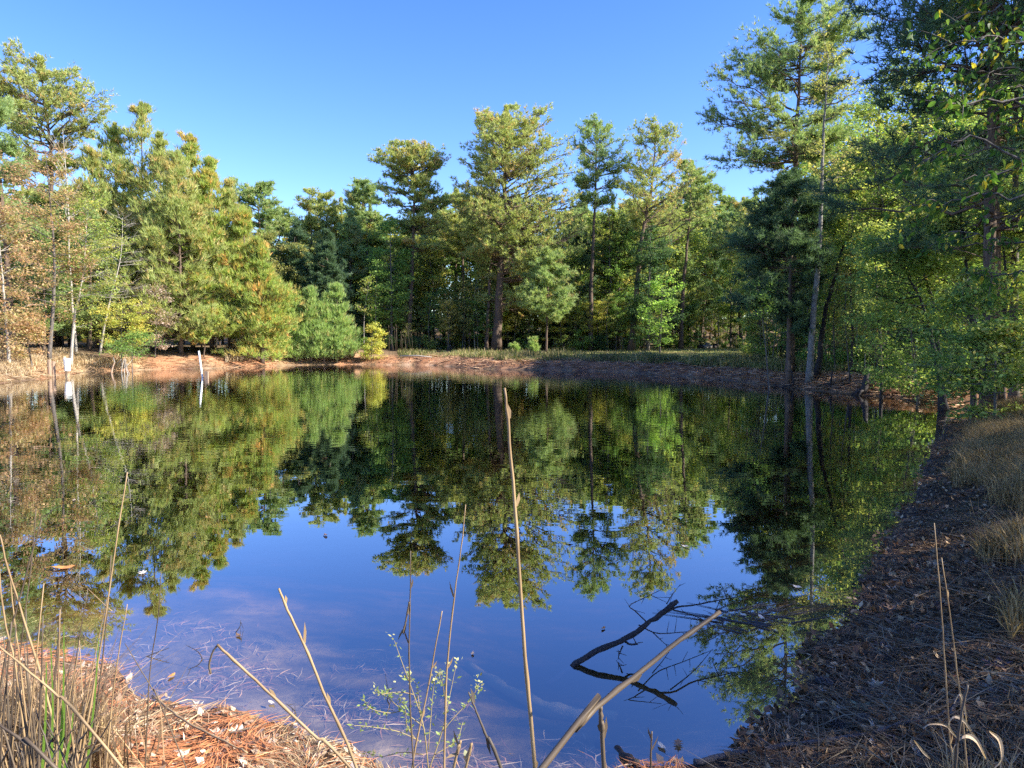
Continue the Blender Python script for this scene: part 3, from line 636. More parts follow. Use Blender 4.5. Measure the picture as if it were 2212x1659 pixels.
# bright saplings
for k_, (X, Y, xl, xr, lb) in enumerate([(628, 636, 585, 668, 'bright green pine sapling at the left of the row on the far bank'), (672, 626, 628, 712, 'bright green pine sapling second from left in the row'),
                                     (700, 640, 655, 745, 'bright green pine sapling in the middle of the row, slightly lower'), (728, 618, 685, 775, 'tallest bright green pine sapling, at the right end of the row'),
                                     (600, 690, 575, 640, 'small bright pine sapling squeezed in at the left end of the row')]):
    hero('pine_sapling', lb, 67 + k_ * .4, [(X, 772), (X, 700), (X, Y)], [(Y, X - 5, X + 5), (Y + 30, X - 16, X + 16), (Y + 70, (X + xl) / 2, (X + xr) / 2), (720, xl, xr), (755, xl, xr), (768, xl + 8, xr - 8)],
         'pine_young', r=.09, nl=120, seed=70 + k_, nt=3400, nn=7, nlen=.46, nwid=.042, spread=.55, up=.8, rise=.8, group='bright pine saplings on the far bank', cat='pine sapling', sub=4)
hero('shrub', 'rounded yellow-tipped bush alone right of the pine saplings', 69, [(803, 775), (803, 740), (805, 702)],
     [(698, 795, 815), (715, 782, 825), (745, 774, 832), (768, 776, 830), (776, 785, 822)], 'yellow', 'leaf', r=.05, nl=36, seed=76, nt=3600, lsz=.15, clump=.2, bark=M_greybark, cat='bush', rise=.4)
# central hardwoods
hero('hardwood_tree', 'full green leafy tree left of the layered pine', 78, [(846, 752), (845, 620), (842, 490)],
     [(475, 825, 860), (510, 800, 875), (570, 785, 890), (630, 775, 895), (700, 790, 880)], 'green', 'leaf', r=.16, nl=70, seed=81, nt=9500, lsz=.20, clump=.35, bark=M_greybark, cat='tree')
hero('hardwood_tree', 'dense dark-green holly-like tree right of centre in the far wood', 76, [(1400, 752), (1402, 640), (1405, 500)],
     [(490, 1390, 1425), (530, 1365, 1450), (600, 1350, 1470), (680, 1350, 1480), (730, 1370, 1460)], 'darkgreen', 'leaf', r=.16, nl=80, seed=82, nt=10000, lsz=.20, clump=.35, bark=M_greybark, cat='tree')
hero('hardwood_tree', 'lime-green sunlit young tree in front of the dark holly-like tree', 72, [(1425, 756), (1428, 690), (1432, 600)],
     [(588, 1420, 1450), (630, 1395, 1470), (680, 1365, 1470), (720, 1355, 1455), (740, 1370, 1440)], 'lime', 'leaf', r=.09, nl=44, seed=83, nt=3600, lsz=.22, clump=.3, bark=M_greybark, cat='tree', sparse=.3)
hero('hardwood_tree', 'yellow-green crowned tree filling the gap right of the tallest central pine', 84, [(1320, 752), (1318, 600), (1315, 450)],
     [(440, 1290, 1340), (490, 1255, 1370), (560, 1240, 1380), (640, 1250, 1370), (700, 1260, 1350)], 'yellowgreen', 'leaf', r=.18, nl=70, seed=84, nt=9000, lsz=.20, clump=.35, bark=M_greybark, cat='tree')
hero('pine_tree', 'smaller companion pine close left of the thick central trunk', 79, [(1050, 756), (1056, 640), (1062, 500), (1060, 430)],
     [(430, 1020, 1100), (520, 1010, 1110), (600, 1040, 1100)], 'pine', r=.22, nl=24, seed=85, nt=1600, nlen=.4, nwid=.06, stubs=8)
hero('pine_tree', 'dark understory pine right of the thick central trunk', 74, [(1180, 758), (1182, 680), (1185, 560)],
     [(545, 1165, 1210), (590, 1120, 1240), (640, 1100, 1245), (700, 1130, 1220)], 'pine', r=.13, nl=50, seed=86, nt=3600, nlen=.38, nwid=.06, sub=6)

# ------------------------------------------------------------------ the wood behind: copies of a few kinds, each its own tree
def local_tree(seed, H, half, base, kind, pal, nl, nt, r, bark=None, **k):
    rng = np.random.RandomState(seed)
    path = [(0, 0, 0), (rng.normal() * .3, rng.normal() * .3, H * .5), (rng.normal() * .5, rng.normal() * .5, H)]
    zz = np.array([base * H, (base * .6 + .4) * H, (base * .35 + .65) * H, .93 * H, H * 1.0]); ww = np.array([.55, 1, .9, .5, .12]) * half
    prof = lambda z: (np.interp(z, zz, ww), np.interp(z, zz, ww))
    return gen_tree(rng, path, r, prof, base * H, H, nl, pal, kind, nt, bark=bark, **k)
WHERE = [(240, 'behind the russet trees on the left'), (520, 'behind the cluster of young pines'), (770, 'behind the bright pine saplings'), (960, 'around the layered pine'), (1180, 'behind the tallest central pine'),
         (1350, 'behind the slender airy pine'), (1480, 'around the dark holly-like tree'), (1640, 'around the sunny clearing'), (1840, 'around the tallest right pine'), (2060, 'behind the broad green shrub'), (9999, 'at the right edge of the picture')]
KINDW = {'pine_tall': ['tall green pine ', 'tall golden-green pine ', 'tall narrow green pine '], 'pine_mid': ['mid-height green pine ', 'mid-height dark pine '],
         'hardwood': ['yellow-green broad-leaved tree ', 'plain green broad-leaved tree ', 'olive-brown broad-leaved tree ', 'yellow-leaved tree ', 'pale yellow-green spreading tree '],
         'sapling': ['pale-stemmed yellow-green sapling ', 'grey-stemmed olive sapling ', 'grey-stemmed green sapling '], 'near_hard': ['shaded green leafy tree ', 'yellow-green leafy tree ', 'shaded bushy-crowned tree '],
         'bush': ['low green bush ', 'low yellow-green bush ', 'low dark bush ']}
VAR = {
    'pine_tall': [local_tree(101 + i, 22, 3.6, .55, 'pine', ['pine', 'pine_gold', 'pine'][i], 50, 2800, .24, nlen=.42, nwid=.07, stubs=10, ktr=6, tiers=6) for i in range(3)],
    'pine_mid': [local_tree(111 + i, 13, 2.6, .2, 'pine', ['pine', 'pine_dark'][i], 55, 2600, .14, nlen=.38, nwid=.07, ktr=5) for i in range(2)],
    'hardwood': [local_tree(121 + i, 16, 3.6, .22, 'leaf', ['yellowgreen', 'green', 'olive', 'yellow', 'yellowgreen'][i], 52, 5200, .15, M_greybark, lsz=.22, clump=.34, ktr=5, tiers=9) for i in range(5)],
    'sapling': [local_tree(131 + i, 9, 1.5, .25, 'leaf', ['yellowgreen', 'olive', 'green'][i], 20, 900, .06, M_greybark if i else M_palebark, lsz=.18, clump=.35, ktr=4) for i in range(3)],
    'near_hard': [local_tree(141 + i, 12, 3.2, .2, 'leaf', ['shade', 'yellowgreen', 'shade'][i], 60, 7000, .12, M_greybark, lsz=.13, clump=.24, ktr=6, tiers=9) for i in range(3)],
    'bush': [local_tree(151 + i, 2.2, 1.3, .05, 'leaf', ['green', 'yellowgreen', 'darkgreen'][i], 26, 1500, .03, M_greybark, lsz=.15, clump=.2, ktr=4) for i in range(3)],
}
skyl = np.array([(-300, 330), (0, 330), (150, 350), (300, 350), (450, 430), (520, 470), (560, 450), (620, 450), (700, 420), (780, 410), (830, 410), (900, 440), (1000, 380), (1100, 400), (1240, 400), (1300, 410), (1350, 390),
                 (1450, 390), (1500, 380), (1560, 400), (1640, 370), (1700, 280), (1800, 220), (1880, 110), (2000, 70), (2300, 50), (2700, 40)])
dfr = np.array([(-300, 40), (0, 50), (200, 56), (480, 64), (600, 72), (780, 78), (1000, 82), (1250, 82), (1400, 84), (1450, 96), (1590, 98), (1640, 50), (1750, 42), (1900, 33), (2050, 28), (2212, 26), (2700, 24)])
def scatter(name, key, n, dr, Hbase, delta, label, group, cat, seed, xr=(-150, 2350), dk=1.0, hs=None):
    rng = np.random.RandomState(seed); vs = VAR[key]
    made = 0; tries = 0; placed = []
    while made < n and tries < n * 30:
        tries += 1
        X = rng.uniform(*xr); d0 = np.interp(X, dfr[:, 0], dfr[:, 1]); d = d0 + dk * rng.uniform(*dr) 
        x = (X - CX) / FPX * d; y = d
        if any((x - a) ** 2 + (y - b) ** 2 < 1.2 for a, b in placed): continue
        gz = hz(x, y)
        if gz < .35: continue
        if hs: sc_ = rng.uniform(*hs)
        else:
            Yt = np.interp(X, skyl[:, 0], skyl[:, 1]) + rng.uniform(*delta)
            sc_ = (at(X, Yt, d)[2] - gz) / Hbase
            if sc_ < .35: continue
            sc_ = min(sc_, 1.7)
        v = rng.randint(len(vs))
        tm, cm = vs[v]
        lab = ('short ' if sc_ < .62 else 'full-height ' if sc_ > 1.0 else 'medium ') + KINDW.get(key, [''] * 9)[v].replace('tall ', '').replace('mid-height ', '').replace('low ', '') + label.replace('@', next(w_ for lim, w_ in WHERE if X < lim))
        put_tree(name, lab, cat, (x, y, gz - .05), tm, cm, (group + ', kind %s' % 'abcdef'[v]) if False else group, rng.uniform(0, 6.28), sc_)
        placed.append((x, y)); made += 1
scatter('forest_pine', 'pine_tall', 60, (2, 34), 22, (10, 110), '@', 'tall pines back in the wood', 'pine tree', 201, xr=(520, 1700))
scatter('forest_pine', 'pine_tall', 18, (6, 30), 22, (10, 120), '@', 'pines behind the banks', 'pine tree', 202, xr=(-150, 500))
scatter('understory_pine', 'pine_mid', 44, (-1, 26), 13, (60, 240), '@', 'understory pines', 'pine tree', 203, xr=(-100, 1700))
scatter('broadleaf_tree', 'hardwood', 120, (0, 40), 16, (20, 190), '@', 'broad-leaved trees of the far wood', 'tree', 204, xr=(560, 1680))
scatter('broadleaf_tree', 'hardwood', 24, (2, 30), 16, (20, 200), '@', 'broad-leaved trees behind the left bank', 'tree', 205, xr=(-150, 560))
scatter('bank_broadleaf_tree', 'near_hard', 40, (0, 26), 12, (10, 330), '@', 'leafy trees behind the right bank', 'tree', 206, xr=(1640, 2400))
scatter('sapling_tree', 'sapling', 120, (-3, 14), 9, (120, 260), '@', 'saplings at the edge of the wood', 'sapling', 207, xr=(780, 1600), hs=(.45, 1.1))
scatter('sapling_tree', 'sapling', 40, (-4, 12), 9, (120, 260), '@', 'saplings on the right bank', 'sapling', 208, xr=(1640, 2100), hs=(.4, .9))
scatter('broadleaf_tree', 'hardwood', 46, (-3, 3), 16, (230, 330), '@', 'lower broad-leaved trees at the front of the far wood', 'tree', 211, xr=(800, 1420))
scatter('low_bush', 'bush', 60, (-4, 6), 2, (0, 0), '@', 'low bushes along the wood edge', 'bush', 209, xr=(560, 1640), hs=(.5, 1.1))
scatter('low_bush', 'bush', 22, (-2, 8), 2, (0, 0), '@', 'low bushes on the right bank', 'bush', 210, xr=(1640, 2350), hs=(.5, 1.2))
# trees standing beyond the right edge and behind the pond whose shade falls on the right bank
rng = np.random.RandomState(77)
for (x, y, s_, v) in [(9.5, 3.0, .54, 0), (12, 7, .95, 1), (14.5, 10.5, 1.1, 2), (12.5, 1.0, .68, 1), (16, 5, .95, 0), (15.5, 14, 1.25, 1), (19, 9, 1.3, 2), (18, 0, 1.0, 1), (21, 17, 1.4, 0), (23, 5, 1.4, 2), (10.5, -2.5, .8, 2), (14.5, -4.5, 1.0, 0), (24, 12, 1.5, 1), (19, 21, 1.3, 2), (13, 4, .75, 2)]:
    tm, cm = VAR['near_hard'][v]
    put_tree('bank_broadleaf_tree', 'leafy tree beyond the right side of the bank', 'tree', (x, y, hz(x, y) - .05), tm, cm, 'leafy trees beyond the right side', rng.uniform(0, 6), s_)
for (x, y, s_) in [(13, 19, .8), (17, 16, .9), (20, 12, .95), (26, 20, 1), (12, -6, .7)]:
    tm, cm = VAR['pine_tall'][rng.randint(3)]
    put_tree('forest_pine', 'tall pine beyond the right side of the bank', 'pine tree', (x, y, hz(x, y) - .05), tm, cm, 'pines beyond the right side', rng.uniform(0, 6), s_)

# far woods closing the view: one uncountable mass of leaves on a slope
def far_woods():
    rng = np.random.RandomState(300); n = 45000
    X = rng.uniform(-500, 2800, n); d = rng.uniform(116, 160, n)
    d = np.where(X > 1700, d * .62, d); d = np.where(X < 400, d * .8, d)
    Yt = np.interp(X, skyl[:, 0], skyl[:, 1]) + 60 + 55 * fbm(X * .012, d * .03, 3)
    Yt = np.where(X > 1700, np.maximum(Yt, 330), Yt)
    ztop = CAMZ + (HORIZ - Yt) / FPX * d
    z = 1.0 + (ztop - 1.0) * rng.uniform(0, 1, n) ** 1.3
    pos = np.stack([(X - CX) / FPX * d, d, z], -1)
    cm = pick(rng, PAL['green'][0] + PAL['yellowgreen'][0] + PAL['olive'][0], n)
    V, Q, c = leaves(rng, pos, 1.3, cm, asp=.65)
    tag(link('far_woods', mk_mesh('far_woods', V, None, Q, c, [M_leaf])), 'mass of far woodland behind the trees around the pond', 'woods', kind='stuff')
far_woods()
# ------------------------------------------------------------------ grasses and litter (uncountable)
def gz_arr(x, y): return height(x, y)
def sample(rng, n, Xr, dr, sr, logd=True, dens=None):
    out = []; got = 0
    for _ in range(60):
        X = rng.uniform(*Xr, n); d = np.exp(rng.uniform(math.log(dr[0]), math.log(dr[1]), n)) if logd else rng.uniform(*dr, n)
        x = (X - CX) / FPX * d; y = d
        s = shore_s(x, y); m = (s > sr[0]) & (s < sr[1])
        if dens is not None: m &= rng.rand(n) < dens(x, y, s)
        out.append(np.stack([x, y], -1)[m]); got += m.sum()
        if got >= n: break
    p = np.vstack(out)[:n]
    return np.column_stack([p, gz_arr(p[:, 0], p[:, 1])])
def blades(rng, pos, h, wd, col, lean=.35, dirv=None):
    n = len(pos); h = np.broadcast_to(h, n)[:, None] * rng.uniform(.5, 1.25, (n, 1))
    a = rng.uniform(0, 2 * np.pi, n); D = np.stack([np.cos(a), np.sin(a), 0 * a], -1) * np.abs(rng.normal(size=(n, 1))) * lean
    if dirv is not None: D = D + np.array(dirv) * lean
    b = rng.uniform(0, 2 * np.pi, n); S = np.stack([np.cos(b), np.sin(b), 0 * b], -1) * wd * .5
    up = np.array([0, 0, 1.]); mid = pos + (up * .6 + D * .35) * h; tip = pos + (up * rng.uniform(.7, 1, (n, 1)) + D) * h
    V = np.stack([pos - S, pos + S, mid + S * .7, mid - S * .7, tip], 1).reshape(-1, 3)
    i = np.arange(n)[:, None] * 5
    T = np.concatenate([i + np.array([[0, 1, 2]]), i + np.array([[0, 2, 3]]), i + np.array([[3, 2, 4]])], 0)
    return V, T, np.repeat(col * rng.uniform(.7, 1.3, (n, 1)), 5, 0)
def flat(rng, pos, ln, wd, col, tilt=.15, lift=.012, comb=0):
    """things lying flat: thin two-triangle slivers"""
    n = len(pos); a = rng.uniform(0, 2 * np.pi, n)
    if comb: a = np.where(rng.rand(n) < comb, 6.5 * fbm(pos[:, 0] * .9, pos[:, 1] * .9, 3, vn2) + rng.normal(size=n) * .28, a)
    D = np.stack([np.cos(a), np.sin(a), rng.normal(size=n) * tilt], -1)
    S = np.stack([-np.sin(a), np.cos(a), rng.normal(size=n) * .5], -1)
    l = ln * rng.uniform(.5, 1.3, (n, 1)); pos = pos + np.array([0, 0, 1]) * rng.uniform(0, lift * 2, (n, 1))
    b = pos - D * l * .5; e = pos + D * l * .5; m = pos + S * l * rng.normal(size=(n, 1)) * .08
    m[:, 2] = pos[:, 2] + .004
    S = unit(S) * wd * .5
    V = np.stack([b, m - S, e, m + S], 1).reshape(-1, 3)
    return V, np.arange(n * 4).reshape(-1, 4), np.repeat(col * rng.uniform(.7, 1.3, (n, 1)), 4, 0)
TAN = [(.46, .34, .19), (.38, .27, .14), (.30, .20, .11), (.52, .42, .27)]
TANGREEN = [(.34, .27, .13), (.16, .18, .05), (.11, .15, .04), (.25, .22, .09)]
GREEN = [(.10, .17, .04), (.13, .19, .05), (.20, .20, .07)]
NEEDLE = [(.46, .18, .07), (.38, .15, .06), (.52, .30, .15), (.28, .13, .07)]
def stuff(name, V, T, Q, c, mat, label):
    return tag(link(name, mk_mesh(name, V, T, Q, c, [mat])), label, 'litter' if 'litter' in name or 'debris' in name else 'grass', kind='stuff')
rng = np.random.RandomState(400)
def P(*a, **k): return sample(rng, *a, **k)
p = P(9000, (488, 765), (58, 76), (1.2, 5.5)); V, T, c = blades(rng, p, .75, .045, pick(rng, TAN, len(p)), .5)
stuff('dry_reed_grass', V, T, None, c, M_straw, 'tangled tan dry grass along the foot of the pine saplings')
p = P(22000, (860, 1960), (34, 92), (1.7, 9), dens=lambda x, y, s: np.clip(1.3 - s * .14, .15, 1)); V, T, c = blades(rng, p, .46 * np.clip(.75 + 1.5 * fbm(p[:, 0] * .6, p[:, 1] * .6, 3), .2, 2.2), .05, pick(rng, TANGREEN, len(p)) * (1 + .5 * fbm(p[:, 0] * .4, p[:, 1] * .4, 2))[:, None], .4)
stuff('bank_grass', V, T, None, c, M_straw, 'mixed green and tan grass on top of the far bank')
p = P(9000, (-60, 300), (36, 60), (.5, 7), dens=lambda x, y, s: np.clip(.35 + fbm(x * .5, y * .5, 2) * 1.4, 0, 1)); V, T, c = blades(rng, p, .40, .035, pick(rng, TAN, len(p)), .9)
stuff('bank_straw_grass', V, T, None, c, M_straw, 'pale straw grass hanging down the left bank')
p = P(7000, (1250, 1700), (55, 98), (6, 60)); V, T, c = blades(rng, p, .16, .06, pick(rng, [(.20, .22, .06), (.32, .30, .10), (.36, .30, .14)], len(p)), .5)
stuff('meadow_grass', V, T, None, c, M_straw, 'short sunlit grass of the clearing behind the far bank')
p = P(9000, (300, 2080), (18, 76), (.05, 2.6)); V, Q, c = flat(rng, p, .9, .05, pick(rng, [(.36, .19, .10), (.48, .28, .15), (.18, .10, .06), (.56, .38, .23)], len(p)), .12, .03)
stuff('bank_debris', V, None, Q, c, M_litter, 'washed-up sticks and straw along the far waterline')
p = P(5000, (-60, 320), (36, 60), (.05, 3.0)); V, Q, c = flat(rng, p, .7, .04, pick(rng, TAN, len(p)), .12, .03)
stuff('bank_debris', V, None, Q, c, M_litter, 'pale straw lying down the left bank')
# near right bank
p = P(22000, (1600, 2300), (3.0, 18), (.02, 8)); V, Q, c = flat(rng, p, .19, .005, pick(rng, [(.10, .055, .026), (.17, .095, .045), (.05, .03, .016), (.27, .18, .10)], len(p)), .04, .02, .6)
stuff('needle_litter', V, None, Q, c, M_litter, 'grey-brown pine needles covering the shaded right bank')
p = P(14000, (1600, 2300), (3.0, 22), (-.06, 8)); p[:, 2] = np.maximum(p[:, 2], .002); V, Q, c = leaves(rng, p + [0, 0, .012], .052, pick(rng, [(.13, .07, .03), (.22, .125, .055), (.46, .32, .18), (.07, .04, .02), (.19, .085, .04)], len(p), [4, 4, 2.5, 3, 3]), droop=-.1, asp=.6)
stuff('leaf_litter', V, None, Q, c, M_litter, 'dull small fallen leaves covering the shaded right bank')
p = P(26000, (1850, 2240), (4.2, 20), (.5, 6), dens=lambda x, y, s: np.clip(1.3 * (s - .95 + .5 * sstep(6, 10, y)) + fbm(x, y, 2) * .8, 0, 1)); V, T, c = blades(rng, p, .30, .009, pick(rng, [(.32, .21, .09), (.42, .30, .14), (.17, .11, .05), (.22, .15, .06)], len(p)), .8)
stuff('dry_bank_grass', V, T, None, c, M_straw, 'brown dry grass and weeds above the right bank')
p = P(8000, (1960, 2300), (4.5, 22), (1.7, 6), dens=lambda x, y, s: np.clip(.4 + fbm(x * .6, y * .6, 2) * 2, 0, 1)); V, T, c = blades(rng, p, .45, .014, pick(rng, GREEN, len(p)), .5)
stuff('green_weeds', V, T, None, c, M_straw, 'green grassy weeds at the right edge of the bank')
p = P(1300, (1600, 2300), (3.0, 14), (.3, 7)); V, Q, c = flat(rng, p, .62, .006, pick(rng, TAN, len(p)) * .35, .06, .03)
stuff('straw_litter', V, None, Q, c, M_litter, 'long pale grass stems lying flat on the right bank')
# near left bank: sunlit orange needles
p = P(24000, (-150, 1500), (1.6, 6.2), (.015, 3.2)); cc = pick(rng, NEEDLE + TAN, len(p)); k = sstep(-.1, .35, fbm(p[:, 0] * 2.1, p[:, 1] * 2.1, 3))[:, None]; cc = cc * (1 - k) + pick(rng, NEEDLE[:2], len(p)) * k * 1.15
V, Q, c = flat(rng, p, .19, .005, cc, .035, .022, .7)
stuff('needle_litter', V, None, Q, c, M_litter, 'orange and straw coloured pine needles on the sunlit near shore')
p = P(3000, (-150, 1500), (1.6, 6.2), (.0, 3.2)); V, Q, c = leaves(rng, p + [0, 0, .018], .05, pick(rng, [(.55, .44, .34), (.44, .32, .22), (.30, .2, .13)], len(p)), droop=-.1, asp=.6)
stuff('leaf_litter', V, None, Q, c, M_litter, 'pale curled small leaves on the sunlit near shore')
p = P(1700, (-150, 1500), (3.2, 7.0), (-1.5, -.02), dens=lambda x, y, s: np.clip(.7 + s * .6 + fbm(x * 2.2, y * 2.2, 2) * 2.4, 0, 1) * sstep(1.0, -.8, x)); p[:, 2] = np.minimum(p[:, 2], -.045); V, Q, c = flat(rng, p, .17, .006, pick(rng, [(.42, .24, .14), (.36, .17, .09), (.50, .36, .24)], len(p)), .12, .02)
stuff('sunken_needle_litter', V, None, Q, c, M_litter, 'sunken pine needles on the shallow bottom near the shore')

# ------------------------------------------------------------------ single fallen leaves
def leaf_shape(kind, size, curl=.25, seed=0):
    r = np.random.RandomState(seed); a = Acc()
    if kind == 'oval': out = [(0, 0), (.22, .16), (.5, .22), (.78, .14), (1, 0), (.78, -.14), (.5, -.22), (.22, -.16)]
    elif kind == 'oak': out = [(0, 0), (.15, .07), (.22, .26), (.34, .10), (.48, .36), (.58, .12), (.74, .30), (.82, .1), (1, 0), (.82, -.1), (.74, -.30), (.58, -.12), (.48, -.36), (.34, -.10), (.22, -.26), (.15, -.07)]
    else: out = [(0, 0), (.05, .12), (-.08, .45), (.25, .22), (.42, .62), (.5, .2), (1, 0), (.5, -.2), (.42, -.62), (.25, -.22), (-.08, -.45), (.05, -.12)]
    o = np.array(out); m = len(o)
    z = curl * ((o[:, 0] - .5) ** 2 + o[:, 1] ** 2 * 1.6) + r.normal(size=m) * .03
    V = np.vstack([np.column_stack([o, z]), [[.45, 0, -.01]]]) * size; V[:, 0] -= .45 * size
    T = [(i, (i + 1) % m, m) for i in range(m)]
    a.add(V, T)
    st = np.array([(0 - .45, 0, z[0]), (-.28 - .45, .03, .04)]) * size
    a.tube(st, [size * .012, size * .008], 3)
    return a
LM = {}
def flat_mat(name, c):
    m, nt = newmat(name); b = N(nt, 'ShaderNodeBsdfPrincipled'); n = N(nt, 'ShaderNodeTexNoise'); n.inputs['Scale'].default_value = 60; n.inputs['Detail'].default_value = 5
    tc = N(nt, 'ShaderNodeTexCoord'); r = N(nt, 'ShaderNodeValToRGB'); r.color_ramp.elements[0].position = .35; r.color_ramp.elements[1].position = .65
    r.color_ramp.elements[0].color = (*[v * .6 for v in c], 1); r.color_ramp.elements[1].color = (*c, 1); b.inputs['Roughness'].default_value = .6
    o = N(nt, 'ShaderNodeOutputMaterial'); L(nt, tc.outputs['Object'], n.inputs['Vector']); L(nt, n.outputs[0], r.inputs[0]); L(nt, r.outputs[0], b.inputs['Base Color']); L(nt, b.outputs[0], o.inputs[0])
    return m
LC = {'tan': (.42, .31, .22), 'pale': (.62, .54, .44), 'yellow': (.62, .40, .05), 'maroon': (.15, .085, .09), 'brown': (.24, .14, .08), 'orange': (.60, .26, .07), 'olive': (.36, .36, .18)}
for k_, v in LC.items(): LM[k_] = flat_mat(k_ + ' fallen leaf', v)
MESH = {}
def leaf_mesh(kind, colr, v=0):
    key = (kind, colr, v)
    if key not in MESH: MESH[key] = leaf_shape(kind, 1, .35, hash(kind) % 7 + v if False else len(MESH)).mesh('fallen_leaf', [LM[colr]])
    return MESH[key]
def put_leaf(X, Y, size, kind, colr, label, group=None, z=None, rz=0, tilt=(0, 0)):
    if z is None: p = ground(X, Y); p[2] += .02
    else: p = onz(X, Y, z)
    o = link('fallen_leaf', leaf_mesh(kind, colr)); o.location = p; o.scale = (size,) * 3; o.rotation_euler = (tilt[0], tilt[1], rz)
    return tag(o, label, 'leaf', group)
# named ones, where the photograph shows them
s2 = .3165 * .7373   # crop scale used when reading the right bank
def rb(cx_, cy_): return (2300 + cx_ * .3165) * .7373, (1850 + cy_ * .3165) * .7373
for cx_, cy_, sz, kd, cl, lb in [
        (465, 380, .13, 'star', 'pale', 'pale star-shaped leaf on the dark right bank close to the water'), (870, 565, .19, 'oak', 'pale', 'long pale lobed leaf lying flat in the middle of the right bank'),
        (1010, 385, .12, 'oval', 'tan', 'tan curled oval leaf above the long pale lobed leaf'), (1970, 335, .15, 'star', 'maroon', 'maroon lobed leaf among grass stems at the right edge'),
        (1790, 490, .06, 'oval', 'orange', 'small orange leaf right of the tall twin stalks'), (1840, 545, .08, 'oval', 'pale', 'cream oval leaf just below the small orange leaf'),
        (1535, 632, .09, 'oval', 'pale', 'white narrow leaf between the twin stalks and the curled blades'), (945, 525, .05, 'oval', 'yellow', 'tiny amber leaf above the long pale lobed leaf on the right'),
        (475, 605, .08, 'oval', 'yellow', 'yellow leaf standing on edge near the water on the right bank'), (1020, 605, .06, 'oval', 'tan', 'small tan leaf right of the lobed white leaf'),
        (945, 635, .10, 'oak', 'pale', 'small white deeply lobed leaf beside a violet-brown leaf'), (880, 640, .10, 'oak', 'maroon', 'violet-brown leaf left of the small white lobed leaf'),
        (695, 750, .16, 'star', 'olive', 'olive-grey lobed leaf with pale midrib above the cones'), (950, 1010, .22, 'oak', 'maroon', 'largest maroon leaf, lying against the log'),
        (820, 1090, .13, 'star', 'pale', 'pale ragged leaf just below the log'), (590, 1120, .13, 'oval', 'tan', 'long tan leaf below the middle of the log'),
        (700, 1120, .08, 'oval', 'olive', 'small olive leaf below the log beside the long tan leaf'), (235, 820, .10, 'oval', 'tan', 'tan leaf at the water edge above the left end of the log'),
        (235, 1030, .10, 'oak', 'tan', 'tan leaf with brown edges above the left end of the log'), (1220, 1180, .11, 'oval', 'pale', 'pale folded leaf below the log near the bottom edge'),
        (850, 1180, .06, 'oval', 'orange', 'small rusty leaf near the bottom edge of the right bank'), (350, 570, .07, 'oval', 'pale', 'round pale leaf at the very edge of the water on the right'),
        (345, 490, .06, 'oval', 'pale', 'small pale leaf touching the reflected sky on the right'), (520, 450, .11, 'oval', 'orange', 'reddish tan leaf below the star-shaped leaf'),
        (630, 350, .10, 'oval', 'tan', 'twisted tan leaf right of the star-shaped leaf'), (1100, 1040, .10, 'oak', 'maroon', 'small maroon leaf right of the largest maroon leaf'),
        (2130, 590, .10, 'oval', 'tan', 'beige leaf leaning on the branch at the right edge'), (900, 170, .08, 'oval', 'pale', 'bluish pale leaf high on the mid bank')]:
    X, Y = rb(cx_, cy_); rr = random.Random(cx_)
    put_leaf(X, Y, sz * .85, kd, cl, lb, rz=rr.uniform(0, 6.28), tilt=(rr.uniform(-.35, .35), rr.uniform(-.3, .3)))
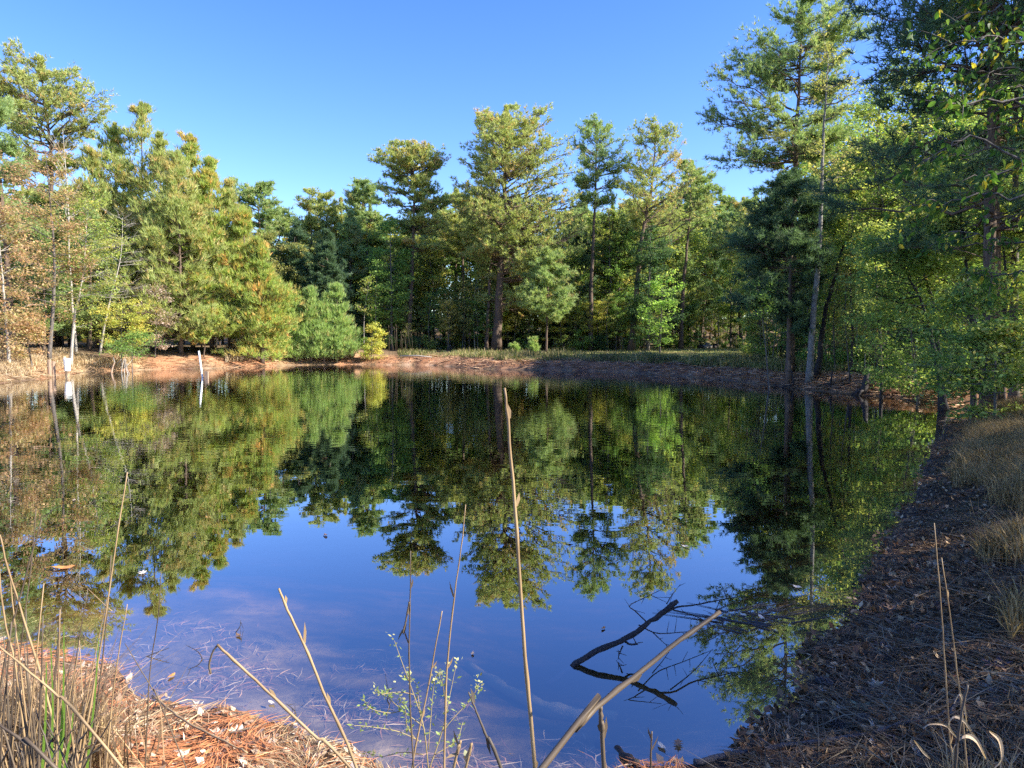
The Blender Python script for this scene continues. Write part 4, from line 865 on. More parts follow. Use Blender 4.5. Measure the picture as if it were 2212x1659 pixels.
# nothing tells these apart
rr = random.Random(9); cnt = 0
while cnt < 150:
    X = rr.uniform(1620, 2212); Y = rr.uniform(1080, 1655)
    p = ground(X, Y)
    if p[2] < .03 or p[1] > 14: continue
    cl = rr.choice(['tan', 'tan', 'pale', 'brown', 'brown', 'maroon', 'brown', 'olive', 'brown'])
    o = link('fallen_leaf', leaf_mesh(rr.choice(['oval', 'oval', 'oak', 'star']), cl)); o.location = (p[0], p[1], p[2] + .015); z_ = rr.uniform(.05, .10); o.scale = (z_,) * 3
    o.rotation_euler = (rr.uniform(-.4, .4), rr.uniform(-.4, .4), rr.uniform(0, 6.28))
    tag(o, 'one of the small dull leaves scattered on the shaded right bank', 'leaf', 'small leaves scattered on the right bank'); cnt += 1
for X, Y, sz, kd, cl, lb in [(1316, 1048, .13, 'oak', 'pale', 'pale leaf floating in the dark reflection right of the tall stalk'), (308, 1238, .12, 'oak', 'pale', 'pale leaf floating left of the reflected young pines'),
                             (135, 1226, .20, 'oval', 'orange', 'large orange leaf floating near the left edge'), (1303, 1357, .06, 'oval', 'orange', 'pinkish leaf floating left of the emerging branch'),
                             (1021, 1411, .05, 'oval', 'tan', 'small tan leaf floating beside the thin stalks'), (1645, 1334, .09, 'oval', 'pale', 'pale oval leaf floating right of the twig tangle'),
                             (1605, 1328, .08, 'oval', 'pale', 'dull oval leaf floating just left of the pale oval one'), (1722, 1268, .10, 'oval', 'pale', 'pale sliver leaf floating near the right bank'),
                             (515, 1372, .07, 'oval', 'brown', 'brown leaf with a twig floating in the blue water'), (1430, 1612, .07, 'oval', 'pale', 'white oval leaf floating near the bottom edge, right of the broken stalk'),
                             (1465, 1607, .08, 'oak', 'brown', 'brown lobed leaf floating near the bottom edge'), (1008, 1630, .07, 'oval', 'olive', 'grey-green round leaf at the bottom edge by the stubs'),
                             (548, 1548, .07, 'oval', 'olive', 'pale green round leaf floating left of the long stalk'), (587, 1518, .06, 'oval', 'pale', 'cream leaf floating beside the slanting stalk'),
                             (370, 1460, .07, 'oval', 'orange', 'orange leaf standing in the shallows by the bare twigs'), (703, 1156, .10, 'oval', 'brown', 'dark sliver leaf floating in the far blue reflection'),
                             (160, 1080, .10, 'oval', 'tan', 'tan leaf floating far left'), (1480, 700 + 480, .10, 'oval', 'pale', 'pale leaf floating below the reflected bronze pine')]:
    put_leaf(X, Y, sz, kd, cl, lb, z=.008, rz=X * .7)
# leaves and pieces on the sunlit near shore
for X, Y, sz, cl, lb in [(425, 1535, .12, 'pale', 'pink-white lobed leaf at the water edge of the sunlit shore'), (510, 1588, .10, 'pale', 'pale lobed leaf amid orange needles'), (655, 1598, .10, 'tan', 'tan lobed leaf near the right end of the sunlit shore'),
                         (470, 1600, .16, 'pale', 'broad flat pale leaf under the crossing stems'), (560, 1648, .08, 'orange', 'rusty leaf at the bottom edge of the sunlit shore'), (90, 1500, .10, 'tan', 'tan leaf inside the left reed clump')]:
    put_leaf(X, Y, sz, 'oak', cl, lb, rz=X * .9, tilt=(.2, .1))

# ------------------------------------------------------------------ reeds and stalks near the camera
def to_ground(pts, d):
    a, b = pts[-2], pts[-1]; gx, gy = b[0], b[1]; gz = hz(gx, gy)
    v = b - a; v = v / max(abs(v[2]), 1e-3)
    if b[2] > gz: 
        t = b[2] - gz + .03; e = b + np.array([v[0] * .8, v[1] * .8, -1]) * t; pts.append(e)
    return pts
def stalk(pxs, d, r0, r1, mat, label, name='reed_stalk', ext=True, k=7, group=None, parent=None, n=22):
    ds = d if isinstance(d, (list, tuple)) else [d] * len(pxs)
    pts = [at(x, y, dd) for (x, y), dd in zip(pxs, ds)]
    if ext: pts = to_ground(pts, d)
    P_ = smooth_path(pts, n); a = Acc(); P_[1:-1] += np.random.RandomState(int(abs(pxs[0][0])) + 3).normal(size=(n - 2, 3)) * r0 * .12; rad = np.linspace(r1, r0, n); rad[3::6] *= 1.22
    a.tube(P_ - P_[-1], rad, k)
    if parent is not None:
        o = link(name, a.mesh(name, [mat], True), parent); o.location = P_[-1] - np.array(parent.location); return o
    rs_ = np.random.RandomState(int(abs(pxs[0][0])) + 11)
    if n > 10 and r0 > .0026:
        for q_ in range(3, n - 3, 5):
            if rs_.rand() < .3: continue
            b_ = P_[q_] - P_[-1]; up_ = unit(P_[q_ - 1] - P_[q_]); sd_ = unit(np.cross(up_, [0, 1, 0])) * (1 if rs_.rand() < .5 else -1); ll = rs_.uniform(.02, .06)
            e_ = b_ + up_ * ll + sd_ * ll * rs_.uniform(.12, .5); w2 = sd_ * 0 + np.array([0, 1, 0]) * .0016 + sd_ * .0012
            a.add([b_ - w2, b_ + w2 + sd_ * r0, (b_ + e_) / 2 + w2 + sd_ * r0 * 1.2, (b_ + e_) / 2 - w2, e_], [(3, 2, 4)], [(0, 1, 2, 3)])
    t = link(name, a.mesh(name, [mat], True)); t.location = P_[-1]
    return tag(t, label, 'reed stalk', group)
stalk([(1090, 838), (1097, 905), (1104, 990), (1116, 1150), (1127, 1320), (1138, 1470), (1155, 1659)], 1.6, .0052, .0028, M_reed, 'tallest pale stalk standing alone before the middle of the pond')
stalk([(602, 1271), (622, 1320), (660, 1400), (705, 1510), (770, 1659)], 1.9, .0044, .003, M_reed, 'pale stalk leaning left in front of the blue water, left of the leafy weed')
stalk([(470, 1393), (520, 1440), (600, 1515), (680, 1590), (758, 1659)], 1.9, .0044, .0035, M_reed, 'pale stalk slanting up left to a broken bend')
stalk([(455, 1455), (452, 1435), (460, 1408), (471, 1392)], 1.9, .0022, .003, M_reed_grey, 'short broken-off end hanging from the slanting stalk', ext=False, name='broken_stalk_end')
stalk([(887, 1190), (886, 1300), (884, 1400), (886, 1520), (893, 1659)], 2.1, .0030, .0016, M_reed_grey, 'thin upright stalk rising behind the leafy weed on its left')
stalk([(870, 1368), (877, 1340), (884, 1300)], 2.1, .0028, .002, M_reed_grey, 'short dangling piece hooked on the thin upright stalk', ext=False, name='broken_stalk_end')
stalk([(1006, 1090), (998, 1170), (985, 1260), (972, 1370), (964, 1480), (960, 1659)], 2.0, .0034, .0013, M_reed, 'thin tall stalk curving slightly right behind the leafy weed')
stalk([(955, 1320), (942, 1390), (922, 1500), (892, 1645)], 2.2, .0030, .0018, M_reed, 'thin stalk leaning right through the leafy weed')
t = stalk([(1555, 1322), (1480, 1375), (1390, 1445), (1297, 1521), (1240, 1580), (1170, 1659)], [1.5, 1.45, 1.4, 1.35, 1.3, 1.25], .0066, .0046, M_reed_grey, 'thick grey stalk bent over, crossing in front of the emerging branch')
stalk([(1297, 1524), (1300, 1580), (1304, 1659)], 1.36, .0048, .004, M_reed_grey, 'short stalk propping up the thick bent grey stalk', name='reed_stalk')
stalk([(1012, 1495), (1030, 1540), (1055, 1600), (1082, 1659)], 1.7, .0048, .0018, M_reed_dark, 'dark pointed blade leaning left right of the leafy weed')
stalk([(995, 1600), (988, 1630), (980, 1659)], 1.8, .004, .0035, M_reed, 'short broken stub right of the leafy weed')
stalk([(1014, 1630), (1006, 1659)], 1.8, .004, .0035, M_reed, 'shortest broken stub beside the other stub')
stalk([(1408, 1580), (1405, 1659)], 2.3, .0036, .003, M_reed_grey, 'short stub standing right of the propped grey stalk')
stalk([(2018, 1130), (2032, 1300), (2042, 1450), (2052, 1600), (2060, 1659)], 2.1, .0030, .0013, M_reed, 'left one of the twin thin stalks over the right bank')
stalk([(2034, 1205), (2055, 1350), (2067, 1450), (2080, 1560)], 2.1, .0030, .0013, M_reed, 'right one of the twin thin stalks over the right bank')
# two crossing stems on the near shore
def ground_stick(pxs, r0, r1, mat, label, name, cat, lift=0.0, k=8, n=24, jit=.12, seed=0, stubs=0):
    pts = [ground(x, y) + [0, 0, r0 * .8 + lift] for x, y in pxs]
    P_ = smooth_path(pts, n); rg = np.random.RandomState(seed); rad = np.linspace(r0, r1, n) * (1 + rg.normal(size=n) * jit); P_[1:-1] += rg.normal(size=(n - 2, 3)) * r0 * .25
    a = Acc(); c0 = P_[n // 2].copy(); a.tube(P_ - c0, rad, k)
    for _ in range(stubs):
        i = rg.randint(2, n - 2); e = P_[i] + np.array([rg.normal() * 3, rg.normal() * 3, abs(rg.normal()) * 2.2]) * r0; a.tube(np.array([P_[i], e]) - c0, [r0 * .4, r0 * .2], 4)
    o = link(name, a.mesh(name, [mat], True)); o.location = c0
    return tag(o, label, cat)
ground_stick([(330, 1525), (400, 1580), (480, 1625), (535, 1652)], .006, .0045, M_reed, 'tan stem lying across the sunlit needles down to the bottom edge', 'fallen_reed_stalk', 'reed stalk', .05)
ground_stick([(335, 1608), (430, 1612), (520, 1595), (640, 1558)], .005, .004, M_reed_grey, 'grey stem crossing the tan stem on the sunlit shore', 'fallen_reed_stalk', 'reed stalk', .03)
# left clump
cl0 = onz(60, 1640, .25); cl0[2] = hz(cl0[0], cl0[1])
clump = thing('reed_clump', 'dense clump of dry tan reeds in the bottom left corner with a few green blades', 'reeds', cl0)
left_st = [([(275, 1020), (262, 1100), (247, 1200), (225, 1350), (200, 1500), (175, 1640)], 2.3, .0036), ([(348, 1235), (342, 1330), (325, 1440), (318, 1560)], 2.7, .0028) , ([(275, 1305), (255, 1420), (240, 1540)], 2.6, .003),
           ([(90, 1122), (62, 1220), (35, 1320), (12, 1420)], 2.2, .0034), ([(0, 1155), (15, 1220), (40, 1300), (70, 1400), (100, 1500)], 2.2, .0042), ([(78, 1100), (70, 1200), (45, 1400), (35, 1520)], 2.4, .0028),
           ([(-5, 1190), (8, 1330), (30, 1420), (45, 1530)], 2.1, .0036), ([(190, 1270), (165, 1420), (150, 1560)], 2.5, .0026), ([(232, 1290), (205, 1420), (180, 1560)], 2.5, .0026), ([(240, 1200), (232, 1320), (215, 1480), (200, 1600)], 2.4, .0032),
           ([(-10, 1390), (50, 1440), (120, 1500), (200, 1580)], 1.9, .0042), ([(-10, 1560), (60, 1610), (120, 1659)], 1.7, .0055), ([(188, 1270), (230, 1310), (242, 1320)], 2.5, .002), ([(132, 1310), (120, 1440), (110, 1560)], 2.4, .0028),
           ([(20, 1230), (30, 1330), (45, 1450)], 2.3, .0028), ([(270, 1390), (300, 1440), (330, 1490), (350, 1530)], 2.4, .0024)]
for i, (px, d, r) in enumerate(left_st): stalk(px, d, r, r * .5, [M_reed, M_reed_grey][i % 2], None, name='stalk', parent=clump, ext=(i not in (12,)), k=6, n=14)
rg = np.random.RandomState(5)
for i in range(110):   # shorter stems of the clump
    X = rg.uniform(-60, 190); d = rg.uniform(1.9, 2.6); Yb = 1640; Yt = 1620 - abs(rg.normal()) * 130; dx = rg.normal() * 35
    stalk([(X + dx, Yt), (X + dx * .5, (Yt + Yb) / 2), (X, Yb)], d, rg.uniform(.002, .0042), .0014, [M_reed, M_reed_grey, M_reed_grey, M_reed_dark][i % 4], None, name='stalk', parent=clump, k=5, n=8)
def clump_blades(center, spread, n, h, wd, cols, seed, parent, name, lean=.5, twod=(1, 1)):
    rg = np.random.RandomState(seed); p = rg.normal(size=(n, 2)) * spread * np.array(twod) + center[:2]; pos = np.column_stack([p, gz_arr(p[:, 0], p[:, 1]) - .01])
    V, T, c = blades(rg, pos, h, wd, pick(rg, cols, n), lean)
    o = link(name, mk_mesh(name, V - np.array(center), T, None, c, [M_straw]), parent); o['kind'] = 'stuff'; return o
clump_blades(cl0 + [-.02, 0, 0], .12, 2600, .44, .007, TAN[1:3] + [(.24, .17, .10), (.18, .12, .07), (.13, .09, .06)], 6, clump, 'dry_blades', .6, (1.35, .9))
for i, (X0, X1, Yt, Yb, d) in enumerate([(213, 190, 1380, 1640, 2.2), (345 * .4, 130, 1350, 1640, 2.1), (158, 140, 1540, 1659, 2.0), (100, 92, 1430, 1659, 2.0), (140, 128, 1520, 1659, 2.0), (110, 112, 1400, 1640, 2.15)]):
    a = Acc(); pts = smooth_path(to_ground([at(X0, Yt, d), at((X0 + X1) / 2 + 3, (Yt + Yb) / 2, d), at(X1, Yb, d)], d), 10)
    wv = np.linspace(.0012, .005, 10)[:, None] * np.array([1, .3, 0]); V = np.concatenate([pts - wv, pts + wv]); Q = [(j, j + 1, 11 + j, 10 + j) for j in range(9)]
    a.add(V - cl0, None, Q, (.20, .34, .05)); link('green_blade', a.mesh('green_blade', [M_leaf]), clump)
# right clump with broad curled blades
cr0 = onz(2120, 1650, .45); cr0[2] = hz(cr0[0], cr0[1])
cr = thing('grass_clump', 'tuft of dry grass with broad curled blades in the bottom right corner', 'grass tuft', cr0)
clump_blades(cr0, .13, 420, .26, .006, TAN + [(.30, .20, .12)], 7, cr, 'dry_blades', .5)
for pts_, d, wd in [([(2068, 1595), (2050, 1570), (2062, 1548), (2085, 1560), (2110, 1600)], 2.0, .009), ([(2060, 1659), (2062, 1615), (2085, 1590), (2110, 1600), (2130, 1640)], 1.9, .012), ([(2138, 1580), (2160, 1600), (2165, 1640), (2150, 1659)], 1.9, .012),
                   ([(1995, 1574), (2012, 1564), (2045, 1568), (2062, 1590)], 2.1, .006), ([(2085, 1569), (2105, 1590), (2120, 1620)], 2.0, .006), ([(2062, 1520), (2075, 1500), (2085, 1535), (2090, 1580)], 2.05, .007), ([(1975, 1600), (1995, 1625), (2010, 1640)], 2.0, .006)]:
    c_ = smooth_path([at(x, y, d) for x, y in pts_], 14); sd_ = np.array([.5, .3, .35]) * wd; tp = np.sin(np.linspace(.25, 2.9, 14))[:, None]
    V = np.concatenate([c_ - sd_ * tp, c_ + [0, .004, 0], c_ + sd_ * tp]); Q = [(j, j + 1, 15 + j, 14 + j) for j in range(13)] + [(14 + j, 15 + j, 29 + j, 28 + j) for j in range(13)]
    link('curled_blade', mk_mesh('curled_blade', V - cr0, None, Q, np.tile([.52, .38, .24], (42, 1)), [M_straw]), cr)
stalk([(2090, 1480), (2078, 1540), (2068, 1600), (2064, 1659)], 1.9, .0042, .003, M_reed_dark, None, name='stem', parent=cr)

# ------------------------------------------------------------------ leafy weed with cream tufts
wb = at(925, 1659, 2.25); wb[2] = hz(wb[0], wb[1])
weed = thing('weed_plant', 'spindly green weed with cream seed tufts in the bottom middle', 'weed', wb)
wl = Acc(); wf = Acc(); ws = Acc(); rg = np.random.RandomState(12)
def wleaf(p, sz, col):
    V, Q, c = leaves(rg, p, sz, np.tile(col, (len(p), 1)), droop=-.4, asp=.42); wl.add(V, None, Q, c)
br = [[(925, 1659), (915, 1570), (890, 1490), (868, 1430), (852, 1384)], [(928, 1659), (955, 1580), (972, 1500), (985, 1438)], [(915, 1570), (870, 1535), (835, 1505), (812, 1490)], [(905, 1600), (860, 1580), (800, 1570), (755, 1566)],
      [(915, 1630), (870, 1625), (820, 1635), (785, 1622)], [(955, 1580), (990, 1540), (1018, 1510), (1035, 1476)], [(893, 1500), (865, 1495), (835, 1498), (815, 1502)], [(870, 1535), (840, 1540), (800, 1530), (785, 1510)],
      [(915, 1570), (905, 1520), (900, 1480), (880, 1460)], [(925, 1620), (930, 1560), (935, 1500), (940, 1465)], [(965, 1540), (958, 1490), (952, 1450)], [(900, 1600), (880, 1570), (875, 1530), (868, 1515)], [(940, 1630), (985, 1600), (1000, 1560)]]
for i, b_ in enumerate(br):
    pts = smooth_path([at(x, y, 2.25 + .04 * math.sin(i * 1.7) * j) for j, (x, y) in enumerate(b_)], 14)
    if i < 2: pts = np.vstack([wb, pts])
    ws.tube(pts - wb, np.linspace(.0024 if i < 2 else .0016, .0008, len(pts)), 5)
    n_ = 26; u = rg.uniform(.25, 1, n_); q = np.stack([np.interp(u, np.linspace(0, 1, len(pts)), pts[:, j]) for j in range(3)], -1) - wb + rg.normal(size=(n_, 3)) * .006
    wleaf(q, .016, (.28, .36, .12))
    if i in (0, 1, 5, 8, 9, 10, 2, 11):
        n_ = 18 if i in (5, 8, 9) else 7; q = pts[-1] - wb + rg.normal(size=(n_, 3)) * [.009, .009, .014]; V, Q, c = leaves(rg, q, .013, np.tile([.46, .45, .22], (n_, 1)), droop=-.5, asp=.7); wf.add(V, None, Q, c)
link('stem', ws.mesh('stem', [M_stem], True), weed); link('leaves', wl.mesh('leaves', [M_leaf]), weed); link('seed_tufts', wf.mesh('seed_tufts', [M_leaf]), weed)['kind'] = 'stuff'

# ------------------------------------------------------------------ branches in and beside the water
def px_branch(rows, rads, mat, label, name, cat, twigs=(), k=8, seed=0, jit=.1):
    pts = smooth_path([at(x, y, d) for x, y, d in rows], 26); rg = np.random.RandomState(seed); n = len(pts)
    rad = np.interp(np.linspace(0, 1, n), np.linspace(0, 1, len(rads)), rads) * (1 + rg.normal(size=n) * jit); pts[1:-1] += rg.normal(size=(n - 2, 3)) * rads[0] * .15
    b0 = pts[0].copy(); t = thing(name, label, cat, b0); a = Acc(); a.tube(pts - b0, rad, k); link('limb', a.mesh('limb', [mat], True), t)
    if twigs:
        for tw, r in twigs:
            b = Acc(); p2 = smooth_path([at(x, y, d) for x, y, d in tw], 12); b.tube(p2 - b0, np.linspace(r, r * .35, 12), 5)
            for _ in range(4):
                i = rg.randint(3, 11); e = p2[i] + rg.normal(size=3) * [.05, .03, .05]; b.tube(np.array([p2[i], e]) - b0, [r * .5, r * .25], 4)
            link('twig', b.mesh('twig', [mat], True), t)
    return t
px_branch([(1180, 1480, 4.42), (1214, 1457, 4.50), (1258, 1424, 4.53), (1300, 1401, 4.56), (1345, 1383, 4.6), (1385, 1358, 4.63), (1420, 1332, 4.67), (1464, 1298, 4.7)], [.016, .019, .019, .017, .018, .016], M_darkwood,
          'dark broken branch sticking up out of the blue water', 'emerging_branch', 'branch', twigs=[
              ([(1400, 1347, 4.65), (1372, 1320, 4.68), (1360, 1308, 4.7), (1395, 1290, 4.75), (1432, 1272, 4.8)], .005), ([(1425, 1332, 4.67), (1460, 1312, 4.75), (1500, 1307, 4.85), (1560, 1295, 4.95), (1592, 1290, 5)], .008),
              ([(1450, 1316, 4.75), (1500, 1330, 4.85), (1540, 1352, 4.95)], .005), ([(1380, 1350, 4.62), (1420, 1368, 4.7), (1480, 1365, 4.8), (1540, 1363, 4.9)], .005), ([(1350, 1385, 4.6), (1362, 1392, 4.6), (1378, 1392, 4.6)], .009),
              ([(1440, 1305, 4.72), (1452, 1285, 4.75), (1470, 1262, 4.8)], .004), ([(1410, 1366, 4.7), (1430, 1385, 4.72), (1445, 1398, 4.75)], .004), ([(1345, 1395, 4.6), (1338, 1412, 4.6), (1335, 1425, 4.58)], .006)])
bt = onz(1640, 1385, 0)
brush = thing('twig_tangle', 'tangle of thin grey twigs lying on the water right of the emerging branch', 'twigs', bt)
rg = np.random.RandomState(21)
for i in range(46):
    d0 = 5.0 + rg.rand() * .5; X0 = rg.uniform(1540, 1720); Y0 = 1378 + rg.uniform(-8, 10); a = Acc(); ln = rg.uniform(40, 170); an = rg.uniform(-.75, .35) + (math.pi if rg.rand() < .55 else 0)
    q = [at(X0, Y0, d0), at(X0 + ln * .5 * math.cos(an), Y0 - abs(ln * .25 * math.sin(an)) - 6, d0 + .1), at(X0 + ln * math.cos(an), Y0 - abs(ln * .55 * math.sin(an)) - rg.uniform(-4, 16), d0 + .2)]
    q = smooth_path(q, 8); q[:, 2] = np.maximum(q[:, 2], .004); a.tube(q - bt, np.linspace(rg.uniform(.002, .005), .0012, 8), 4)
    link('twig', a.mesh('twig', [M_log], True), brush)
def sunk(pxs, z, r, label):
    pts = smooth_path([onz(x, y, z) for x, y in pxs], 18); a = Acc(); c0 = pts[9].copy(); rg = np.random.RandomState(int(pxs[0][0])); pts[:, 2] = np.maximum(gz_arr(pts[:, 0], pts[:, 1]) + r * .5, -.42)
    pts[:, 2] = np.minimum(pts[:, 2], -.05)
    a.tube(pts - c0, r * (1 + rg.normal(size=18) * .1) * np.linspace(.6, 1, 18), 8); o = link('sunken_log', a.mesh('sunken_log', [M_sunken], True)); o.location = c0; tag(o, label, 'log')
sunk([(1010, 1440), (1060, 1480), (1110, 1520), (1180, 1570), (1260, 1595)], -.3, .055, 'pale sunken log seen through the water right of the tall stalk')
sunk([(1120, 1500), (1180, 1540), (1240, 1560), (1330, 1590)], -.3, .035, 'thinner sunken branch crossing the pale sunken log')
ground_stick([(1500, 1658), (1580, 1645), (1696, 1627), (1808, 1613), (1899, 1593), (1965, 1578), (2029, 1560), (2062, 1540)], .015, .009, M_log, 'long crooked grey branch lying across the bottom of the right bank', 'fallen_branch', 'branch', .015, n=40, jit=.06, stubs=5)
ground_stick([(2050, 1560), (2080, 1525), (2139, 1508), (2220, 1484)], .012, .009, M_log, 'grey branch running off the right edge above the grass tuft', 'fallen_branch', 'branch', .02, jit=.06, stubs=3)
ground_stick([(1290, 1625), (1330, 1640), (1375, 1668)], .022, .018, M_darkwood, 'dark wet log end at the bottom edge beside the stalks', 'fallen_branch', 'branch', .02, n=12, jit=.05)
ground_stick([(2000, 1560), (2060, 1535), (2150, 1520)], .008, .005, M_reed_grey, 'thin grey stick beside the branch at the right edge', 'fallen_stick', 'stick', .03)
ground_stick([(1720, 1530), (1800, 1545), (1870, 1560)], .006, .004, M_reed_grey, 'pale straight stick lying in the middle of the right bank', 'fallen_stick', 'stick', .02, jit=.02)
for i, (x0, y0, x1, y1) in enumerate([(520, 1340, 505, 1372), (365, 1400, 300, 1425), (405, 1395, 440, 1430), (835, 1480, 833, 1520), (618, 1520, 640, 1560)]):
    p0 = onz(x1, y1, -.02); a = Acc(); p1 = at(x0, y0, p0[1] + .02); pm = (p0 + p1) / 2 + [.02, 0, .01]; q = smooth_path([p0, pm, p1], 10); a.tube(q - p0, np.linspace(.004, .0015, 10), 5)
    for j in (4, 6, 8): a.tube(np.array([q[j], q[j] + np.random.RandomState(i * 7 + j).normal(size=3) * .035]) - p0, [.0018, .001], 4)
    o = link('bare_twig', a.mesh('bare_twig', [M_darkwood], True)); o.location = p0
    tag(o, ['tiny forked twig poking out of the blue water', 'bare twig leaning left in the shallows with withered leaves', 'bare twig leaning over the shallows beside the withered leaves', 'short dark twig standing in the water left of the tall stalk', 'crooked dark twig standing by the sunlit shore'][i], 'twig')
# pine cones
def cone_mesh():
    a = Acc(); a.tube([(0, 0, 0), (0, 0, .03), (0, 0, .075), (0, 0, .1)], [.012, .02, .016, .004], 8)
    for i in range(60):
        t = i / 60; an = i * 2.4; z = .005 + t * .09; r = .024 * math.sin(.5 + t * 2.4) + .005
        c, s_ = math.cos(an), math.sin(an); b = np.array([c * r * .5, s_ * r * .5, z]); tp = np.array([c * (r + .008), s_ * (r + .008), z + .010]); sd = np.array([-s_, c, 0]) * .007
        a.add([b - sd, b + sd, tp + sd * .8, tp - sd * .8, tp + [0, 0, .005]], [(3, 2, 4)], [(0, 1, 2, 3)])
    return a.mesh('pine_cone', [M_log])
cmh = cone_mesh()
for i, (cx_, cy_, lb) in enumerate([(440, 900, 'pine cone half upright left of the other cones by the log'), (640, 900, 'pine cone lying right of the half-upright cone'), (450, 545, 'dark pine cone close to the water edge below the star-shaped leaf'),
                                    (975, 285, 'pine cone lying higher up the right bank'), (620, 1250, 'dark pine cone at the bottom edge below the log')]):
    X, Y = rb(cx_, cy_); p = ground(X, Y); o = link('pine_cone', cmh); o.location = p + [0, 0, .025]; o.rotation_euler = (1.3 + .2 * i, .2, i * 1.9); o.scale = (1, 1, 1.05); tag(o, lb, 'pine cone')

# ------------------------------------------------------------------ posts, bucket, pipe and stubs on the far left
def lathe(prof, k=20, wob=0, seed=0):
    r = np.random.RandomState(seed); V = []; Q = []
    for i, (rr_, z) in enumerate(prof):
        for j in range(k):
            a = j / k * 2 * math.pi; V.append((rr_ * math.cos(a), rr_ * math.sin(a), z))
    for i in range(len(prof) - 1):
        for j in range(k): Q.append((i * k + j, i * k + (j + 1) % k, (i + 1) * k + (j + 1) % k, (i + 1) * k + j))
    return np.array(V), Q
bp0 = at(146, 812, 43.5); bp0[2] = -.5
bk = thing('bucket_on_pipe', 'white tapered bucket turned over a rusty pipe standing in the water', 'bucket', bp0)
V, Q = lathe([(.13, 0), (.13, .93), (.145, .93), (.145, .97), (.13, .97), (.13, 1.2)], 16); link('pipe', mk_mesh('pipe', V, None, Q, None, [M_rusty], True), bk)
V, Q = lathe([(.0, .86), (.155, .86), (.165, .88), (.175, 1.2), (.185, 1.24), (.185, 1.28), (.20, 1.55), (.215, 1.56), (.215, 1.62), (.19, 1.64), (.0, 1.64)], 24); link('bucket', mk_mesh('bucket', V, None, Q, None, [M_white]), bk)
a = Acc(); V, Q = lathe([(0, 1.635), (.07, 1.64), (.10, 1.68), (.07, 1.74), (0, 1.75)], 10); a.add(V + [-.15, 0, 0], None, Q); link('cap', a.mesh('cap', [M_rusty], True), bk)
for X, dd, h, lb in [(107, 43.4, 1.05, 'left one of the two weathered timber posts by the bucket'), (115.5, 43.6, .95, 'right one of the two weathered timber posts by the bucket')]:
    q = at(X, 812, dd); q[2] = -.6; a = Acc(); a.tube([(0, 0, 0), (.02, 0, .8), (.03, 0, .6 + h - .03), (.035, 0, .6 + h)], [.12, .115, .11, .09], 9); o = link('timber_post', a.mesh('timber_post', [M_post], True)); o.location = q; tag(o, lb, 'post')
q = at(438, 812, 42.7); q[2] = -.5; a = Acc(); a.tube([(0, 0, 0), (-.02, 0, .5), (-.2, 0, 2.1)], [.05, .05, .05], 12); o = link('white_pipe', a.mesh('white_pipe', [M_white], True)); o.location = q; tag(o, 'thin white pipe leaning left out of the water', 'pipe')
q = at(446.5, 812, 42.6); q[2] = -.6; V = np.array([(x, y, z) for z in (0, .98) for x, y in ((-.1, -.08), (.1, -.08), (.1, .08), (-.1, .08))]); V[4:, :2] *= .97
o = link('timber_block', mk_mesh('timber_block', V, None, [(0, 3, 2, 1), (4, 5, 6, 7), (0, 1, 5, 4), (1, 2, 6, 5), (2, 3, 7, 6), (3, 0, 4, 7)], None, [M_post])); o.location = q; tag(o, 'square timber stub standing in the water beside the white pipe', 'post')
st = thing('broken_stubs', 'cluster of bleached broken branch stubs at the water edge of the left bank', 'stubs', onz(258, 806, 0))
s0 = onz(258, 806, 0); rg = np.random.RandomState(3)
for i, (xa, ya, xb, yb, r_) in enumerate([(240, 803, 248, 782, .07), (248, 783, 245, 772, .03), (262, 799, 268, 776, .03), (268, 801, 270, 774, .04), (276, 800, 272, 776, .03), (262, 776, 252, 792, .02), (274, 790, 285, 778, .02), (255, 800, 240, 808, .02), (280, 803, 274, 785, .03)]):
    a = Acc(); pa, pb = at(xa, ya, s0[1] - .6), at(xb, yb, s0[1] - .4 + rg.rand() * .3); pa[2] = min(pa[2], -.05) if ya > 798 else pa[2]; a.tube(smooth_path([pa, (pa + pb) / 2 + rg.normal(size=3) * .05, pb], 6) - s0, np.linspace(r_, r_ * .6, 6), 5); link('stub', a.mesh('stub', [M_palebark if i != 0 else M_post], True), st)
for i, (X, Y, h) in enumerate([(820, 787 + 0, .9)]): pass
# stubs and dead roots on the right-hand shore
for i, (X, Y, hgt, ln, lb) in enumerate([(1715, 838, .8, -.1, 'dark snag standing at the waterline below the lichen-barked tree'), (1793, 836, .7, .1, 'crooked stub right of the dark snag on the far right shore'), (1866, 850, 1.0, .15, 'black stump with spreading roots on the far right shore'), (1835, 835, .8, 0, 'thin dead stick stub left of the black stump')]):
    q = ground(X, Y); a = Acc(); r_ = .12 if i == 2 else .04
    a.tube([(0, 0, -.2), (0, 0, .1), (ln * .5, 0, hgt * .5), (ln, .05, hgt)], [r_ * 2, r_ * 1.4, r_, r_ * .6], 7)
    rg = np.random.RandomState(i)
    for j in range(6): an = rg.uniform(0, 6.28); l_ = rg.uniform(.3, .8); a.tube([(0, 0, .12), (math.cos(an) * l_ * .5, math.sin(an) * l_ * .5, .08), (math.cos(an) * l_, math.sin(an) * l_, -.1)], [r_ * .8, r_ * .5, r_ * .2], 5)
    o = link('dead_stump', a.mesh('dead_stump', [M_darkwood], True)); o.location = q; tag(o, lb, 'stump')
